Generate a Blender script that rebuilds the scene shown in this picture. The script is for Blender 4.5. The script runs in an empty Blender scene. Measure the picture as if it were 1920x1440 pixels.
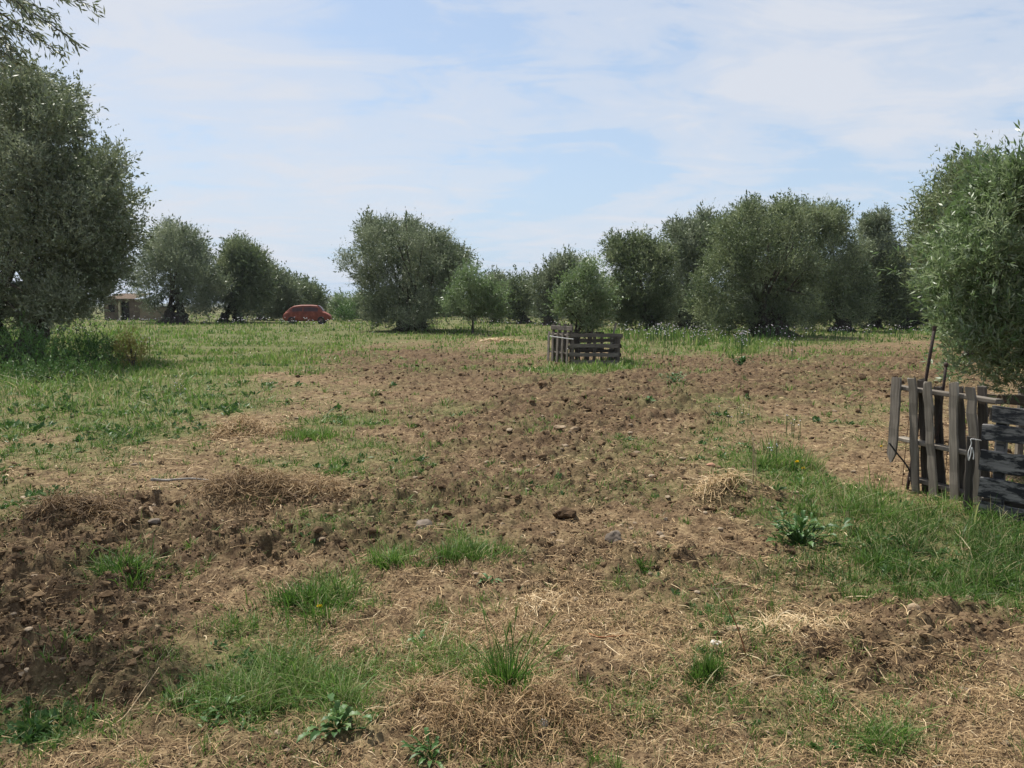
import bpy, bmesh, math
import numpy as np
from mathutils import Vector

R = math.radians
sc = bpy.context.scene
COL = sc.collection

# ------------------------------------------------------------------ camera
F, HY, CAMZ = 1507.0, 574.0, 1.6          # focal length in photo pixels (1920 wide), horizon row, eye height
PITCH = math.atan((720 - HY) / F)
cam_d = bpy.data.cameras.new('camera')
cam = bpy.data.objects.new('camera', cam_d)
COL.objects.link(cam)
cam.location = (0, 0, CAMZ)
cam.rotation_euler = (math.pi / 2 - PITCH, 0, 0)
cam_d.sensor_width = 36.0
cam_d.lens = 36.0 * F / 1920.0
cam_d.clip_start = 0.05
cam_d.clip_end = 12000
sc.camera = cam

# ------------------------------------------------------------------ light, sky, exposure
SUN_EL, SUN_AZ = R(61), R(-40)            # azimuth from +Y towards +X
SUNV = Vector((math.sin(SUN_AZ) * math.cos(SUN_EL), math.cos(SUN_AZ) * math.cos(SUN_EL), math.sin(SUN_EL)))
sd = bpy.data.lights.new('sun', 'SUN')
sd.energy = 5.0
sd.angle = R(0.6)
sd.color = (1.0, 0.95, 0.87)
sun = bpy.data.objects.new('sun', sd)
COL.objects.link(sun)
sun.rotation_euler = SUNV.to_track_quat('Z', 'Y').to_euler()
sun.location = (0, 0, 50)
sc.view_settings.view_transform = 'Standard'
sc.view_settings.look = 'None'
sc.view_settings.gamma = 1.0
sc.view_settings.exposure = 0.56
sc.cycles.max_bounces = 6
sc.cycles.diffuse_bounces = 3
sc.cycles.transparent_max_bounces = 4
sc.cycles.caustics_reflective = False
sc.cycles.caustics_refractive = False


class NT:
    """tiny helper for node trees"""
    def __init__(s, tree):
        s.t = tree
        s.t.nodes.clear()

    def n(s, typ, ins=None, **props):
        nd = s.t.nodes.new(typ)
        for k, v in props.items():
            setattr(nd, k, v)
        for k, v in (ins or {}).items():
            sock = nd.inputs[k]
            if isinstance(v, bpy.types.NodeSocket):
                s.t.links.new(v, sock)
            else:
                sock.default_value = v
        return nd

    def math(s, op, a, b=0.0, clamp=False):
        return s.n('ShaderNodeMath', {0: a, 1: b}, operation=op, use_clamp=clamp).outputs[0]

    def ramp(s, fac, stops, interp='LINEAR'):
        nd = s.n('ShaderNodeValToRGB', {'Fac': fac})
        cr = nd.color_ramp
        cr.interpolation = interp
        while len(cr.elements) < len(stops):
            cr.elements.new(0.5)
        for e, (p, c) in zip(cr.elements, stops):
            e.position = p
            e.color = (c, c, c, 1) if not isinstance(c, (tuple, list)) else (*c, 1)
        return nd.outputs['Color']

    def mix(s, fac, a, b, blend='MIX'):
        nd = s.n('ShaderNodeMix', data_type='RGBA', blend_type=blend)
        for key, v in ((0, fac), (6, a), (7, b)):
            if isinstance(v, bpy.types.NodeSocket):
                s.t.links.new(v, nd.inputs[key])
            else:
                nd.inputs[key].default_value = (*v, 1) if isinstance(v, tuple) and len(v) == 3 else v
        return nd.outputs[2]


def vm(N, op, a, b):
    nd = N.n('ShaderNodeVectorMath', {0: a}, operation=op)
    if isinstance(b, bpy.types.NodeSocket):
        N.t.links.new(b, nd.inputs[1])
    else:
        nd.inputs[1].default_value = b
    return nd.outputs[0]


world = bpy.data.worlds.new('World')
sc.world = world
world.use_nodes = True
W = NT(world.node_tree)
sky = W.n('ShaderNodeTexSky', sky_type='NISHITA', sun_disc=False, sun_elevation=SUN_EL, sun_rotation=SUN_AZ,
          altitude=50.0, air_density=1.0, dust_density=1.2, ozone_density=1.0)
tc = W.n('ShaderNodeTexCoord')
sep = W.n('ShaderNodeSeparateXYZ', {0: tc.outputs['Generated']})
zz = W.math('ADD', W.math('MAXIMUM', sep.outputs[2], 0.0), 0.10)
cx = W.math('DIVIDE', sep.outputs[0], zz)
cy = W.math('DIVIDE', sep.outputs[1], zz)
cv = W.n('ShaderNodeCombineXYZ', {0: cx, 1: cy, 2: 0.0}).outputs[0]
n1 = W.n('ShaderNodeTexNoise', {'Vector': vm(W, 'MULTIPLY', vm(W, 'ADD', cv, (41.9, 0.4, 0)), (0.55, 0.50, 1)), 'Scale': 1.0, 'Detail': 9.0,
                                'Roughness': 0.56, 'Distortion': 0.6})
n2 = W.n('ShaderNodeTexNoise', {'Vector': vm(W, 'MULTIPLY', vm(W, 'ADD', cv, (9.4, 1.2, 0)), (1.7, 2.6, 1)), 'Scale': 1.0, 'Detail': 8.0,
                                'Roughness': 0.62, 'Distortion': 0.9})
cl = W.math('ADD', W.math('MULTIPLY', n1.outputs[0], 0.62), W.math('MULTIPLY', n2.outputs[0], 0.38))
fac = W.ramp(cl, [(0.43, 0.0), (0.51, 0.58), (0.59, 1.0)], 'EASE')
fac = W.math('ADD', W.math('MULTIPLY', fac, 0.80), 0.08)
base_sky = W.mix(W.ramp(sep.outputs[2], [(0.0, 0.92), (0.16, 0.55), (0.45, 0.30)]), sky.outputs[0], (3.35, 4.4, 5.8))
cloudy = W.mix(fac, base_sky, (5.0, 5.2, 5.65))
bg = W.n('ShaderNodeBackground', {'Color': cloudy, 'Strength': 0.10})
out = W.n('ShaderNodeOutputWorld', {'Surface': bg.outputs[0]})

# ------------------------------------------------------------------ numeric helpers
CP, SP = math.cos(PITCH), math.sin(PITCH)


def ray(px, py):
    a, b = (px - 960) / F, (720 - py) / F
    return a, CP + b * SP, -SP + b * CP


def G(px, py):
    """flat-ground point seen at a photo pixel"""
    x, y, z = ray(px, py)
    k = -CAMZ / z
    return x * k, y * k


def X(px, d, py=574):
    x, y, z = ray(px, py)
    return x / y * d


def Z(py, d):
    x, y, z = ray(960, py)
    return CAMZ + z / y * d


def P3(px, py, d):
    return np.array((X(px, d, py), d, Z(py, d)))


def project(x, y, z=0.0):
    dz = z - CAMZ
    f = np.maximum(y * CP - dz * SP, 1e-3)
    return 960 + F * x / f, 720 - F * (y * SP + dz * CP) / f


def _hash(ix, iy, iz, seed):
    n = (ix.astype(np.int64) * 374761393 + iy.astype(np.int64) * 668265263 + iz.astype(np.int64) * 1440662683 + seed * 982451653) & 0xFFFFFFFF
    n = ((n ^ (n >> 13)) * 1274126177) & 0xFFFFFFFF
    n = ((n ^ (n >> 15)) * 2246822519) & 0xFFFFFFFF
    return ((n ^ (n >> 16)) & 0xFFFFFF) / float(0xFFFFFF)


def noise2(x, y, seed=0):
    ix, iy = np.floor(x), np.floor(y)
    fx, fy = x - ix, y - iy
    fx = fx * fx * (3 - 2 * fx)
    fy = fy * fy * (3 - 2 * fy)
    z0 = np.zeros_like(ix)
    a, b = _hash(ix, iy, z0, seed), _hash(ix + 1, iy, z0, seed)
    c, d = _hash(ix, iy + 1, z0, seed), _hash(ix + 1, iy + 1, z0, seed)
    return (a * (1 - fx) + b * fx) * (1 - fy) + (c * (1 - fx) + d * fx) * fy


def noise3(x, y, z, seed=0):
    iz = np.floor(z)
    f = z - iz
    f = f * f * (3 - 2 * f)
    return noise2(x + iz * 17.13, y + iz * 9.71, seed) * (1 - f) + noise2(x + (iz + 1) * 17.13, y + (iz + 1) * 9.71, seed) * f


def fbm(x, y, octv=4, seed=0):
    s, a, t = 0.0, 0.5, 0.0
    for o in range(octv):
        s = s + a * noise2(x * 2 ** o + 13.7 * o, y * 2 ** o - 7.3 * o, seed + o)
        t += a
        a *= 0.5
    return s / t


def cells(x, y, seed):
    """rounded random bumps, 0..1"""
    ix, iy = np.floor(x), np.floor(y)
    best = np.zeros_like(x)
    z0 = np.zeros_like(ix)
    for dx in (-1, 0, 1):
        for dy in (-1, 0, 1):
            cx_, cy_ = ix + dx, iy + dy
            px = cx_ + 0.15 + 0.7 * _hash(cx_, cy_, z0, seed)
            py = cy_ + 0.15 + 0.7 * _hash(cx_, cy_, z0, seed + 1)
            rr = 0.25 + 0.5 * _hash(cx_, cy_, z0, seed + 2) ** 1.5
            q = 1 - ((x - px) ** 2 + (y - py) ** 2) / rr ** 2
            best = np.maximum(best, np.maximum(q, 0) ** .8 * rr)
    return best


def sstep(a, b, v):
    t = np.clip((v - a) / (b - a), 0, 1)
    return t * t * (3 - 2 * t)


def blobs(L, px, py):
    s = np.zeros_like(px)
    for (cx_, cy_, rx, ry, a) in L:
        s += a * np.exp(-(((px - cx_) / rx) ** 2 + ((py - cy_) / ry) ** 2))
    return s


# where the field is green, freshly turned, or strewn with straw (given as patches seen on the flat ground)
GREEN = [(1500, 900, 60, 20, .5), (1150, 1110, 40, 14, .45), (1010, 1090, 40, 14, .4), (700, 1290, 60, 30, .5), (560, 1290, 70, 30, .7), (300, 1300, 70, 30, .6), (850, 1250, 50, 24, .5), (1090, 870, 60, 14, .3), (760, 860, 60, 14, .4), (300, 760, 160, 30, .5), (720, 790, 50, 14, .4), (920, 1320, 40, 30, .5), (1850, 1250, 60, 14, .5), (1480, 1380, 60, 20, .4), (1260, 1060, 30, 10, .4), (150, 760, 330, 110, .66), (100, 690, 220, 50, 1.3), (330, 690, 200, 50, 1.0), (560, 690, 60, 16, .3), (560, 650, 160, 14, .5), (600, 800, 95, 34, .95), (640, 850, 80, 26, .6),
         (250, 818, 90, 22, .75), (170, 865, 90, 26, .6), (80, 940, 60, 26, .6), (400, 640, 300, 25, .9), (480, 665, 120, 14, .3),
         (870, 770, 70, 20, .55), (780, 700, 60, 12, .3), (1090, 694, 120, 13, 1.5), (1190, 645, 260, 17, .75), (1300, 655, 120, 14, .8),
         (1270, 725, 50, 22, .6), (1500, 676, 45, 8, .9), (1390, 655, 40, 14, .8),
         (1350, 775, 70, 30, .6), (1450, 860, 90, 36, .95), (1340, 815, 60, 20, .4), (1230, 835, 30, 12, .3), (1640, 795, 60, 14, .5),
         (960, 655, 60, 15, .7), (1440, 640, 200, 10, .5),
         (1600, 950, 110, 55, 1.0), (1790, 990, 150, 60, 1.4), (1880, 1070, 130, 55, 1.4), (1500, 1005, 46, 26, .7), (1640, 1045, 60, 22, .8),
         (600, 1120, 105, 32, 1.1), (390, 1235, 130, 50, .8), (500, 1210, 90, 50, .6), (230, 1078, 75, 20, .9), (735, 1052, 42, 16, 1.1),
         (880, 1045, 60, 32, 1.0), (90, 1375, 130, 45, 1.0), (450, 1330, 80, 36, .8), (640, 1345, 60, 50, .9), (950, 1275, 45, 50, .6),
         (820, 1185, 40, 18, .5), (1325, 1262, 42, 38, .6), (1640, 1412, 110, 34, .8), (1620, 1105, 26, 16, .4), (1780, 1112, 60, 20, .7),
         (820, 1425, 80, 26, .6), (500, 870, 60, 14, .6), (560, 850, 40, 14, .5), (120, 800, 200, 20, .3), (-200, 900, 250, 300, .6), (2150, 1000, 220, 160, 1.0)]
SOIL = [(1000, 1075, 260, 50, .5), (1300, 1060, 260, 45, .5), (1650, 1230, 260, 55, .6), (1180, 1300, 200, 40, .35), (1450, 705, 380, 44, 1.4), (1150, 762, 160, 36, 1.0), (1270, 745, 90, 36, .6), (800, 690, 190, 36, .9), (960, 790, 260, 60, .75),
        (1000, 900, 280, 80, .6), (300, 1000, 320, 55, 1.0), (100, 1140, 230, 110, 1.3), (780, 960, 160, 45, .8), (520, 1040, 250, 40, .8),
        (1750, 1180, 200, 50, .6), (1650, 700, 250, 30, .7), (1380, 950, 110, 35, .5), (700, 670, 120, 22, .7), (150, 1280, 200, 60, .9)]
STRAW = [(460, 808, 75, 22, 1.1), (550, 930, 150, 36, .8), (150, 970, 80, 36, .6), (1000, 1150, 500, 130, .55), (1400, 1200, 480, 140, .8),
         (900, 1345, 180, 60, 1.0), (1600, 1350, 380, 90, .9), (1350, 935, 80, 22, .6), (930, 638, 45, 7, .9), (1150, 860, 300, 60, .35),
         (700, 640, 60, 8, .5), (1500, 700, 300, 30, .35), (400, 880, 300, 60, .4), (700, 1250, 200, 90, .45), (1620, 820, 120, 30, .5)]


def masks(x, y):
    """green, soil and straw amounts on the field (world coordinates of the ground)"""
    px, py = project(x, y)
    px = np.where(y > 0.5, px, 960 + x * 300)
    py = np.where(y > 0.5, py, 1500.0)
    wob = (fbm(x * 0.9, y * 0.9, 4, 5) - 0.5)
    g = blobs(GREEN, px, py) + 1.15 * sstep(np.where(px < 560, 690, 652) - np.where(px < 560, 0, 10 * np.sin(px / 130)), 620, py)
    s = blobs(SOIL, px, py)
    t = blobs(STRAW, px, py) + 0.22
    behind = y < 1.6
    g = np.where(behind, 0.35, g)
    s = np.where(behind, 0.4, s)
    far = sstep(np.where(px < 560, 668, 645), np.where(px < 560, 632, 620), py)
    g = np.clip(g * (.55 + .9 * noise2(x * 3.3 + 9, y * 3.3, 88)) + .03 + wob * 1.9 * (1 - 0.75 * far) + .9 * np.clip(fbm(x * 2.6 + 70, y * 2.6, 3, 8) - .60, 0, 1), 0, 1.3)
    s = np.clip((s + .16 + wob * 0.7) * (1 - 0.75 * sstep(0.35, 0.9, g)) * (1 - far * 0.8), 0, 1.2)
    t = np.clip((t + 0.5 * (fbm(x * 1.7 + 40, y * 1.7, 3, 9) - 0.5)) * (1 - 0.8 * far) * (1 - .35 * np.clip(s, 0, 1)), 0, 1.3)
    return g, s, t


MOUNDS = []                                # (x, y, rx, ry, angle, height)


def mound(px, py, rx, ry, h, ang=0.0):
    x, y = G(px, py)
    MOUNDS.append((x, y, rx, ry, ang, h))


mound(455, 812, .32, .22, .10)
mound(1000, 1375, .30, .20, .035)
mound(760, 1350, .35, .22, .05)
mound(300, 955, 1.0, .24, .10, .22)
mound(150, 985, .38, .24, .14, .15)
mound(450, 940, .34, .22, .11, .15)
mound(560, 935, .5, .22, .09)
mound(1440, 945, .35, .18, .08)
mound(1350, 945, .3, .2, .07)
mound(1640, 1040, .3, .15, .06)
mound(420, 972, .40, .14, -.10, .1)
mound(1190, 770, 1.3, .6, .10)
mound(800, 668, 2.0, .9, .15)
mound(1270, 1100, .25, .2, .05)
mound(1600, 1230, .5, .2, .05)


def ground_h(x, y, fine=True):
    x = np.asarray(x, float)
    y = np.asarray(y, float)
    g, s, t = masks(x, y)
    r = np.hypot(x, y)
    near = 1 - sstep(28, 70, r)
    h = 0.10 * (fbm(x / 6, y / 6, 3, 21) - 0.5) + 0.07 * (fbm(x / 1.2, y / 1.2, 3, 22) - 0.5) * near
    for (mx, my, rx, ry, a, hh) in MOUNDS:
        dx, dy = x - mx, y - my
        u = dx * math.cos(a) + dy * math.sin(a)
        v = -dx * math.sin(a) + dy * math.cos(a)
        h = h + hh * np.exp(-(u / rx) ** 2 - (v / ry) ** 2)
    if fine:
        wx = x + 0.06 * (noise2(x * 9, y * 9, 3) - 0.5)
        wy = y + 0.06 * (noise2(x * 9 + 50, y * 9, 4) - 0.5)
        big = cells(wx / 0.26, wy / 0.26, 31) * 0.26
        mid = cells(wx / 0.11, wy / 0.11, 41) * 0.11
        sml = cells(wx / 0.05, wy / 0.05, 51) * 0.05
        amp = near * np.clip(0.25 + 0.75 * s, 0.2, 1.1)
        h = h + amp * (big * 0.45 * np.clip(s, 0, 1) + mid * 0.85 + sml * 0.7 * (1 - sstep(9, 20, r)))
        h = h + 0.075 * (fbm(x * 5, y * 5, 5, 61) - 0.5) * near * (0.5 + 0.5 * np.clip(s, 0, 1))
    return h


def gz(x, y):
    return float(ground_h(np.array([x]), np.array([y]))[0])


# ------------------------------------------------------------------ mesh helpers
def mesh_obj(name, V, Fs, mat, parent=None, attrs=None, smooth=False, loc=None):
    """V (n,3); Fs: list of int arrays (m,k)"""
    me = bpy.data.meshes.new(name)
    V = np.ascontiguousarray(V, np.float32)
    if not isinstance(Fs, (list, tuple)):
        Fs = [Fs]
    Fs = [np.asarray(f, np.int32) for f in Fs if len(f)]
    me.vertices.add(len(V))
    me.vertices.foreach_set('co', V.ravel())
    nl = sum(f.size for f in Fs)
    npoly = sum(len(f) for f in Fs)
    me.loops.add(nl)
    me.loops.foreach_set('vertex_index', np.concatenate([f.ravel() for f in Fs]))
    me.polygons.add(npoly)
    starts, o = [], 0
    for f in Fs:
        starts.append(o + np.arange(len(f)) * f.shape[1])
        o += f.size
    me.polygons.foreach_set('loop_start', np.concatenate(starts).astype(np.int32))
    me.polygons.foreach_set('use_smooth', np.full(npoly, bool(smooth)))
    for k, a in (attrs or {}).items():
        a = np.ascontiguousarray(a, np.float32)
        if a.ndim == 1:
            at = me.attributes.new(k, 'FLOAT', 'POINT')
            at.data.foreach_set('value', a)
        else:
            at = me.attributes.new(k, 'FLOAT_VECTOR', 'POINT')
            at.data.foreach_set('vector', a.ravel())
    me.update(calc_edges=True)
    me.materials.append(mat)
    ob = bpy.data.objects.new(name, me)
    COL.objects.link(ob)
    if parent is not None:
        ob.parent = parent
    if loc is not None:
        ob.location = loc
    return ob


def tag(o, label, cat, group=None):
    o['label'] = label
    o['category'] = cat
    if group:
        o['group'] = group
    return o


def kind(o, k):
    o['kind'] = k
    return o


def empty(name, loc, label, cat, group=None):
    o = bpy.data.objects.new(name, None)
    o.empty_display_size = 0.2
    COL.objects.link(o)
    o.location = loc
    return tag(o, label, cat, group)


class MB:
    """collects pieces into one mesh"""
    def __init__(s):
        s.V, s.F, s.A, s.n = [], {}, {}, 0

    def add(s, V, Fs, **at):
        V = np.asarray(V, float)
        for f in (Fs if isinstance(Fs, (list, tuple)) else [Fs]):
            f = np.asarray(f, np.int64)
            if len(f):
                s.F.setdefault(f.shape[1], []).append(f + s.n)
        for k, a in at.items():
            s.A.setdefault(k, []).append(np.asarray(a, float))
        s.V.append(V)
        s.n += len(V)

    def build(s, name, mat, parent=None, smooth=False, loc=None):
        return mesh_obj(name, np.concatenate(s.V), [np.concatenate(f) for f in s.F.values()], mat, parent,
                        {k: np.concatenate(a) for k, a in s.A.items()}, smooth, loc)


def unit(v):
    return v / np.maximum(np.linalg.norm(v, axis=-1, keepdims=True), 1e-9)


def tube(pts, rad, segs=8, seed=0, gnarl=0.0):
    pts = np.asarray(pts, float)
    rad = np.asarray(rad, float)
    n = len(pts)
    tan = unit(np.gradient(pts, axis=0))
    ref = np.array((0.31, 0.94, 0.1))
    V = []
    for i in range(n):
        a = np.cross(tan[i], ref)
        if np.linalg.norm(a) < 1e-3:
            a = np.cross(tan[i], (1, 0, 0))
        a = a / np.linalg.norm(a)
        b = np.cross(tan[i], a)
        th = np.arange(segs) / segs * 2 * math.pi
        rr = rad[i] * (1 + gnarl * (noise2(np.cos(th) * 2.2 + 5 + seed, np.sin(th) * 2.2 + i * 0.35, seed) - 0.5) * 2)
        V.append(pts[i] + np.outer(np.cos(th) * rr, a) + np.outer(np.sin(th) * rr, b))
    V = np.concatenate(V)
    k = np.arange(segs)
    Fq = np.concatenate([np.stack([i * segs + k, i * segs + (k + 1) % segs, (i + 1) * segs + (k + 1) % segs, (i + 1) * segs + k], 1)
                         for i in range(n - 1)])
    V = np.concatenate([V, pts[:1], pts[-1:]])
    c0, c1 = n * segs, n * segs + 1
    Ft = np.concatenate([np.stack([np.full(segs, c0), (k + 1) % segs, k], 1),
                         np.stack([np.full(segs, c1), (n - 1) * segs + k, (n - 1) * segs + (k + 1) % segs], 1)])
    return V, [Fq, Ft]


def bezier(p0, p1, p2, n):
    t = np.linspace(0, 1, n)[:, None]
    return (1 - t) ** 2 * np.asarray(p0) + 2 * t * (1 - t) * np.asarray(p1) + t * t * np.asarray(p2)


_ico = {}


def ico(level):
    if level not in _ico:
        bm = bmesh.new()
        bmesh.ops.create_icosphere(bm, subdivisions=level, radius=1.0)
        bm.verts.ensure_lookup_table()
        V = np.array([v.co[:] for v in bm.verts])
        Fa = np.array([[v.index for v in f.verts] for f in bm.faces])
        bm.free()
        _ico[level] = (V, Fa)
    return _ico[level]


def rock(seed, level=3, flat=0.6, rough=0.35, angular=True):
    V, Fa = ico(level)
    rng = np.random.default_rng(seed)
    V = V.copy()
    if angular:                                         # cut by random planes: broken stone faces
        for _ in range(9):
            nrm = unit(rng.normal(size=3))
            dd = V @ nrm
            lim = rng.uniform(0.55, 0.85)
            V -= np.outer(np.maximum(dd - lim, 0), nrm)
    o = rng.uniform(0, 50)
    nn = noise3(V[:, 0] * 1.6 + o, V[:, 1] * 1.6, V[:, 2] * 1.6 + 9, seed) - 0.5
    n2_ = noise3(V[:, 0] * 5 + o, V[:, 1] * 5, V[:, 2] * 5 + 9, seed + 1) - 0.5
    V = V * (1 + rough * nn + rough * 0.4 * n2_)[:, None]
    V[:, 2] *= flat
    return V, Fa


# ------------------------------------------------------------------ materials
def mat_new(name):
    m = bpy.data.materials.new(name)
    m.use_nodes = True
    return m, NT(m.node_tree)


def finish(N, col, rough=0.8, spec=0.3, bump=None, trans=0.0, trans_col=None):
    b = N.n('ShaderNodeBsdfPrincipled', {'Base Color': col if isinstance(col, bpy.types.NodeSocket) else (*col, 1), 'Roughness': rough,
                                         'Specular IOR Level': spec})
    if bump is not None:
        N.t.links.new(bump, b.inputs['Normal'])
    sh = b.outputs[0]
    if trans > 0:
        tcol = trans_col if trans_col is not None else col
        tr = N.n('ShaderNodeBsdfTranslucent', {'Color': tcol if isinstance(tcol, bpy.types.NodeSocket) else (*tcol, 1)})
        sh = N.n('ShaderNodeMixShader', {0: trans, 1: sh, 2: tr.outputs[0]}).outputs[0]
    N.n('ShaderNodeOutputMaterial', {'Surface': sh})


def attr(N, name, vec=False):
    a = N.n('ShaderNodeAttribute', attribute_name=name)
    return a.outputs['Vector'] if vec else a.outputs['Fac']


def mat_leaf(name, top, under, trans=0.22, rough=0.5, spec=0.35):
    """leaf blade: two-sided, colour varies leaf by leaf through the 'tint' attribute"""
    m, N = mat_new(name)
    t = attr(N, 'tint')
    c1 = N.ramp(t, top)
    c2 = N.ramp(t, under)
    geo = N.n('ShaderNodeNewGeometry')
    c = N.mix(geo.outputs['Backfacing'], c1, c2)
    finish(N, c, rough, spec, trans=trans, trans_col=c1)
    return m


def mat_tint(name, stops, rough=0.8, spec=0.2, trans=0.0):
    m, N = mat_new(name)
    c = N.ramp(attr(N, 'tint'), stops)
    finish(N, c, rough, spec, trans=trans)
    return m


def mat_noise(name, stops, scale, rough=0.85, detail=6, bump=0.3, spec=0.25, stretch=(1, 1, 1)):
    m, N = mat_new(name)
    tcn = N.n('ShaderNodeTexCoord')
    v = vm(N, 'MULTIPLY', tcn.outputs['Object'], stretch)
    n = N.n('ShaderNodeTexNoise', {'Vector': v, 'Scale': scale, 'Detail': detail, 'Roughness': 0.62})
    c = N.ramp(n.outputs[0], stops)
    bp = N.n('ShaderNodeBump', {'Height': n.outputs[0], 'Strength': bump, 'Distance': 0.02}).outputs[0]
    finish(N, c, rough, spec, bp)
    return m


M = {}
M['olive'] = mat_leaf('olive_leaves', [(0, (.060, .094, .038)), (.5, (.150, .200, .078)), (1, (.34, .39, .19))],
                      [(0, (.11, .135, .08)), (1, (.21, .24, .16))], .20)
M['olive_grey'] = mat_leaf('grey_olive_leaves', [(0, (.072, .104, .054)), (.5, (.165, .208, .102)), (1, (.36, .40, .25))],
                           [(0, (.13, .15, .10)), (1, (.25, .275, .20))], .20)
M['olive_young'] = mat_leaf('young_olive_leaves', [(0, (.065, .115, .036)), (.5, (.130, .200, .072)), (1, (.250, .315, .160))],
                            [(0, (.16, .20, .12)), (1, (.30, .34, .22))], .36, .42, .45)
M['bark'] = mat_noise('olive_bark', [(.3, (.030, .025, .020)), (.7, (.11, .095, .078))], 9, .95, 8, .8, .1, (1, 1, .35))
M['grass'] = mat_tint('grass_blades', [(0, (.040, .088, .014)), (.45, (.098, .192, .032)), (.75, (.178, .255, .062)), (.9, (.28, .26, .13)), (1, (.42, .36, .21))],
                      .55, .3, .42)
M['weed'] = mat_tint('weed_leaves', [(0, (.026, .070, .015)), (.5, (.055, .125, .028)), (1, (.12, .19, .06))], .5, .35, .25)
M['straw'] = mat_tint('dry_straw', [(0, (.10, .060, .028)), (.4, (.27, .175, .082)), (.8, (.47, .34, .18)), (1, (.64, .51, .32))], .7, .3, .1)
M['flower'] = mat_tint('pale_petals', [(0, (.42, .36, .46)), (.6, (.66, .62, .66)), (1, (.80, .78, .76))], .7, .2, .15)
M['yellow'] = mat_tint('yellow_petals', [(0, (.70, .48, .02)), (1, (.85, .66, .04))], .6, .2)
m, N = mat_new('soil_lumps')
tcn = N.n('ShaderNodeTexCoord')
n = N.n('ShaderNodeTexNoise', {'Vector': tcn.outputs['Object'], 'Scale': 40.0, 'Detail': 6.0, 'Roughness': .7})
tt_ = N.math('ADD', N.math('MULTIPLY', attr(N, 'tint'), .62), N.math('MULTIPLY', N.math('SUBTRACT', n.outputs[0], .31), .9), clamp=True)
finish(N, N.ramp(tt_, [(0, (.038, .024, .014)), (.4, (.104, .068, .038)), (.75, (.198, .138, .080)), (1, (.35, .265, .165))]), .95, .1,
       N.n('ShaderNodeBump', {'Height': n.outputs[0], 'Strength': .6, 'Distance': .01}).outputs[0])
M['lump'] = m
M['clod'] = mat_noise('soil_clods', [(.30, (.052, .036, .024)), (.55, (.105, .075, .050)), (.8, (.185, .138, .094))], 14, .95, 8, .6, .1)
M['pebble'] = mat_noise('field_pebbles', [(.3, (.15, .11, .075)), (.55, (.27, .21, .145)), (.8, (.40, .33, .24))], 3, .9, 5, .3, .15)

# ground
gm, N = mat_new('field_ground')
tcn = N.n('ShaderNodeTexCoord')
obj = tcn.outputs['Object']
ns = N.n('ShaderNodeTexNoise', {'Vector': obj, 'Scale': 7.0, 'Detail': 10.0, 'Roughness': 0.68})
nf = N.n('ShaderNodeTexNoise', {'Vector': obj, 'Scale': 46.0, 'Detail': 8.0, 'Roughness': 0.7})
nb = N.n('ShaderNodeTexNoise', {'Vector': obj, 'Scale': 0.9, 'Detail': 5.0, 'Roughness': 0.6})
mixn = N.math('ADD', N.math('MULTIPLY', ns.outputs[0], .5), N.math('MULTIPLY', nf.outputs[0], .5))
dark = N.ramp(mixn, [(.38, (.034, .021, .012)), (.52, (.106, .070, .040)), (.64, (.220, .154, .090))])
pale = N.ramp(mixn, [(.38, (.048, .030, .016)), (.50, (.142, .096, .053)), (.62, (.330, .238, .138))])
soil_f = N.math('ADD', attr(N, 'soil'), N.math('MULTIPLY', N.math('SUBTRACT', nb.outputs[0], .5), .8), clamp=True)
c = N.mix(soil_f, pale, dark)
grn = N.ramp(mixn, [(.36, (.042, .050, .018)), (.52, (.095, .105, .038)), (.66, (.20, .175, .085))])
gf = N.math('MULTIPLY', N.math('ADD', attr(N, 'green'), N.math('MULTIPLY', N.math('SUBTRACT', ns.outputs[0], .5), 1.6)), .72, clamp=True)
c = N.mix(gf, c, grn)
bp = N.n('ShaderNodeBump', {'Height': mixn, 'Strength': .85, 'Distance': .03}).outputs[0]
finish(N, c, .95, .12, bp)
M['ground'] = gm


def mat_wood(name, stops, wear=None, rough=.85):
    """weathered board: 'bco' attribute = (along, across, seed) in metres"""
    m, N = mat_new(name)
    b = attr(N, 'bco', True)
    g1 = N.n('ShaderNodeTexNoise', {'Vector': vm(N, 'MULTIPLY', b, (3.0, 60.0, 11.0)), 'Scale': 1.0, 'Detail': 7.0, 'Roughness': .62})
    g2 = N.n('ShaderNodeTexNoise', {'Vector': vm(N, 'MULTIPLY', b, (4.5, 13.0, 7.0)), 'Scale': 1.0, 'Detail': 5.0, 'Roughness': .6})
    hgt = N.math('ADD', N.math('MULTIPLY', g1.outputs[0], .65), N.math('MULTIPLY', g2.outputs[0], .35))
    c = N.ramp(hgt, stops)
    bs = N.n('ShaderNodeSeparateXYZ', {0: b}).outputs[2]
    wn1 = N.n('ShaderNodeTexWhiteNoise', {'W': bs}, noise_dimensions='1D')
    c = N.mix(1.0, c, N.ramp(wn1.outputs['Value'], [(0, (.62, .60, .58)), (1, (1.3, 1.27, 1.2))]), 'MULTIPLY')
    if wear:
        wn = N.n('ShaderNodeTexNoise', {'Vector': vm(N, 'MULTIPLY', b, (5.0, 16.0, 5.0)), 'Scale': 1.0, 'Detail': 8.0, 'Roughness': .66, 'Distortion': .25})
        wf = N.ramp(wn.outputs[0], [(wear[0], 0.0), (wear[0] + .09, 1.0)])
        c = N.mix(wf, c, N.ramp(g1.outputs[0], [(.3, wear[1]), (.7, wear[2])]))
    bp = N.n('ShaderNodeBump', {'Height': hgt, 'Strength': .5, 'Distance': .006}).outputs[0]
    finish(N, c, rough, .2, bp)
    return m


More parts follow.
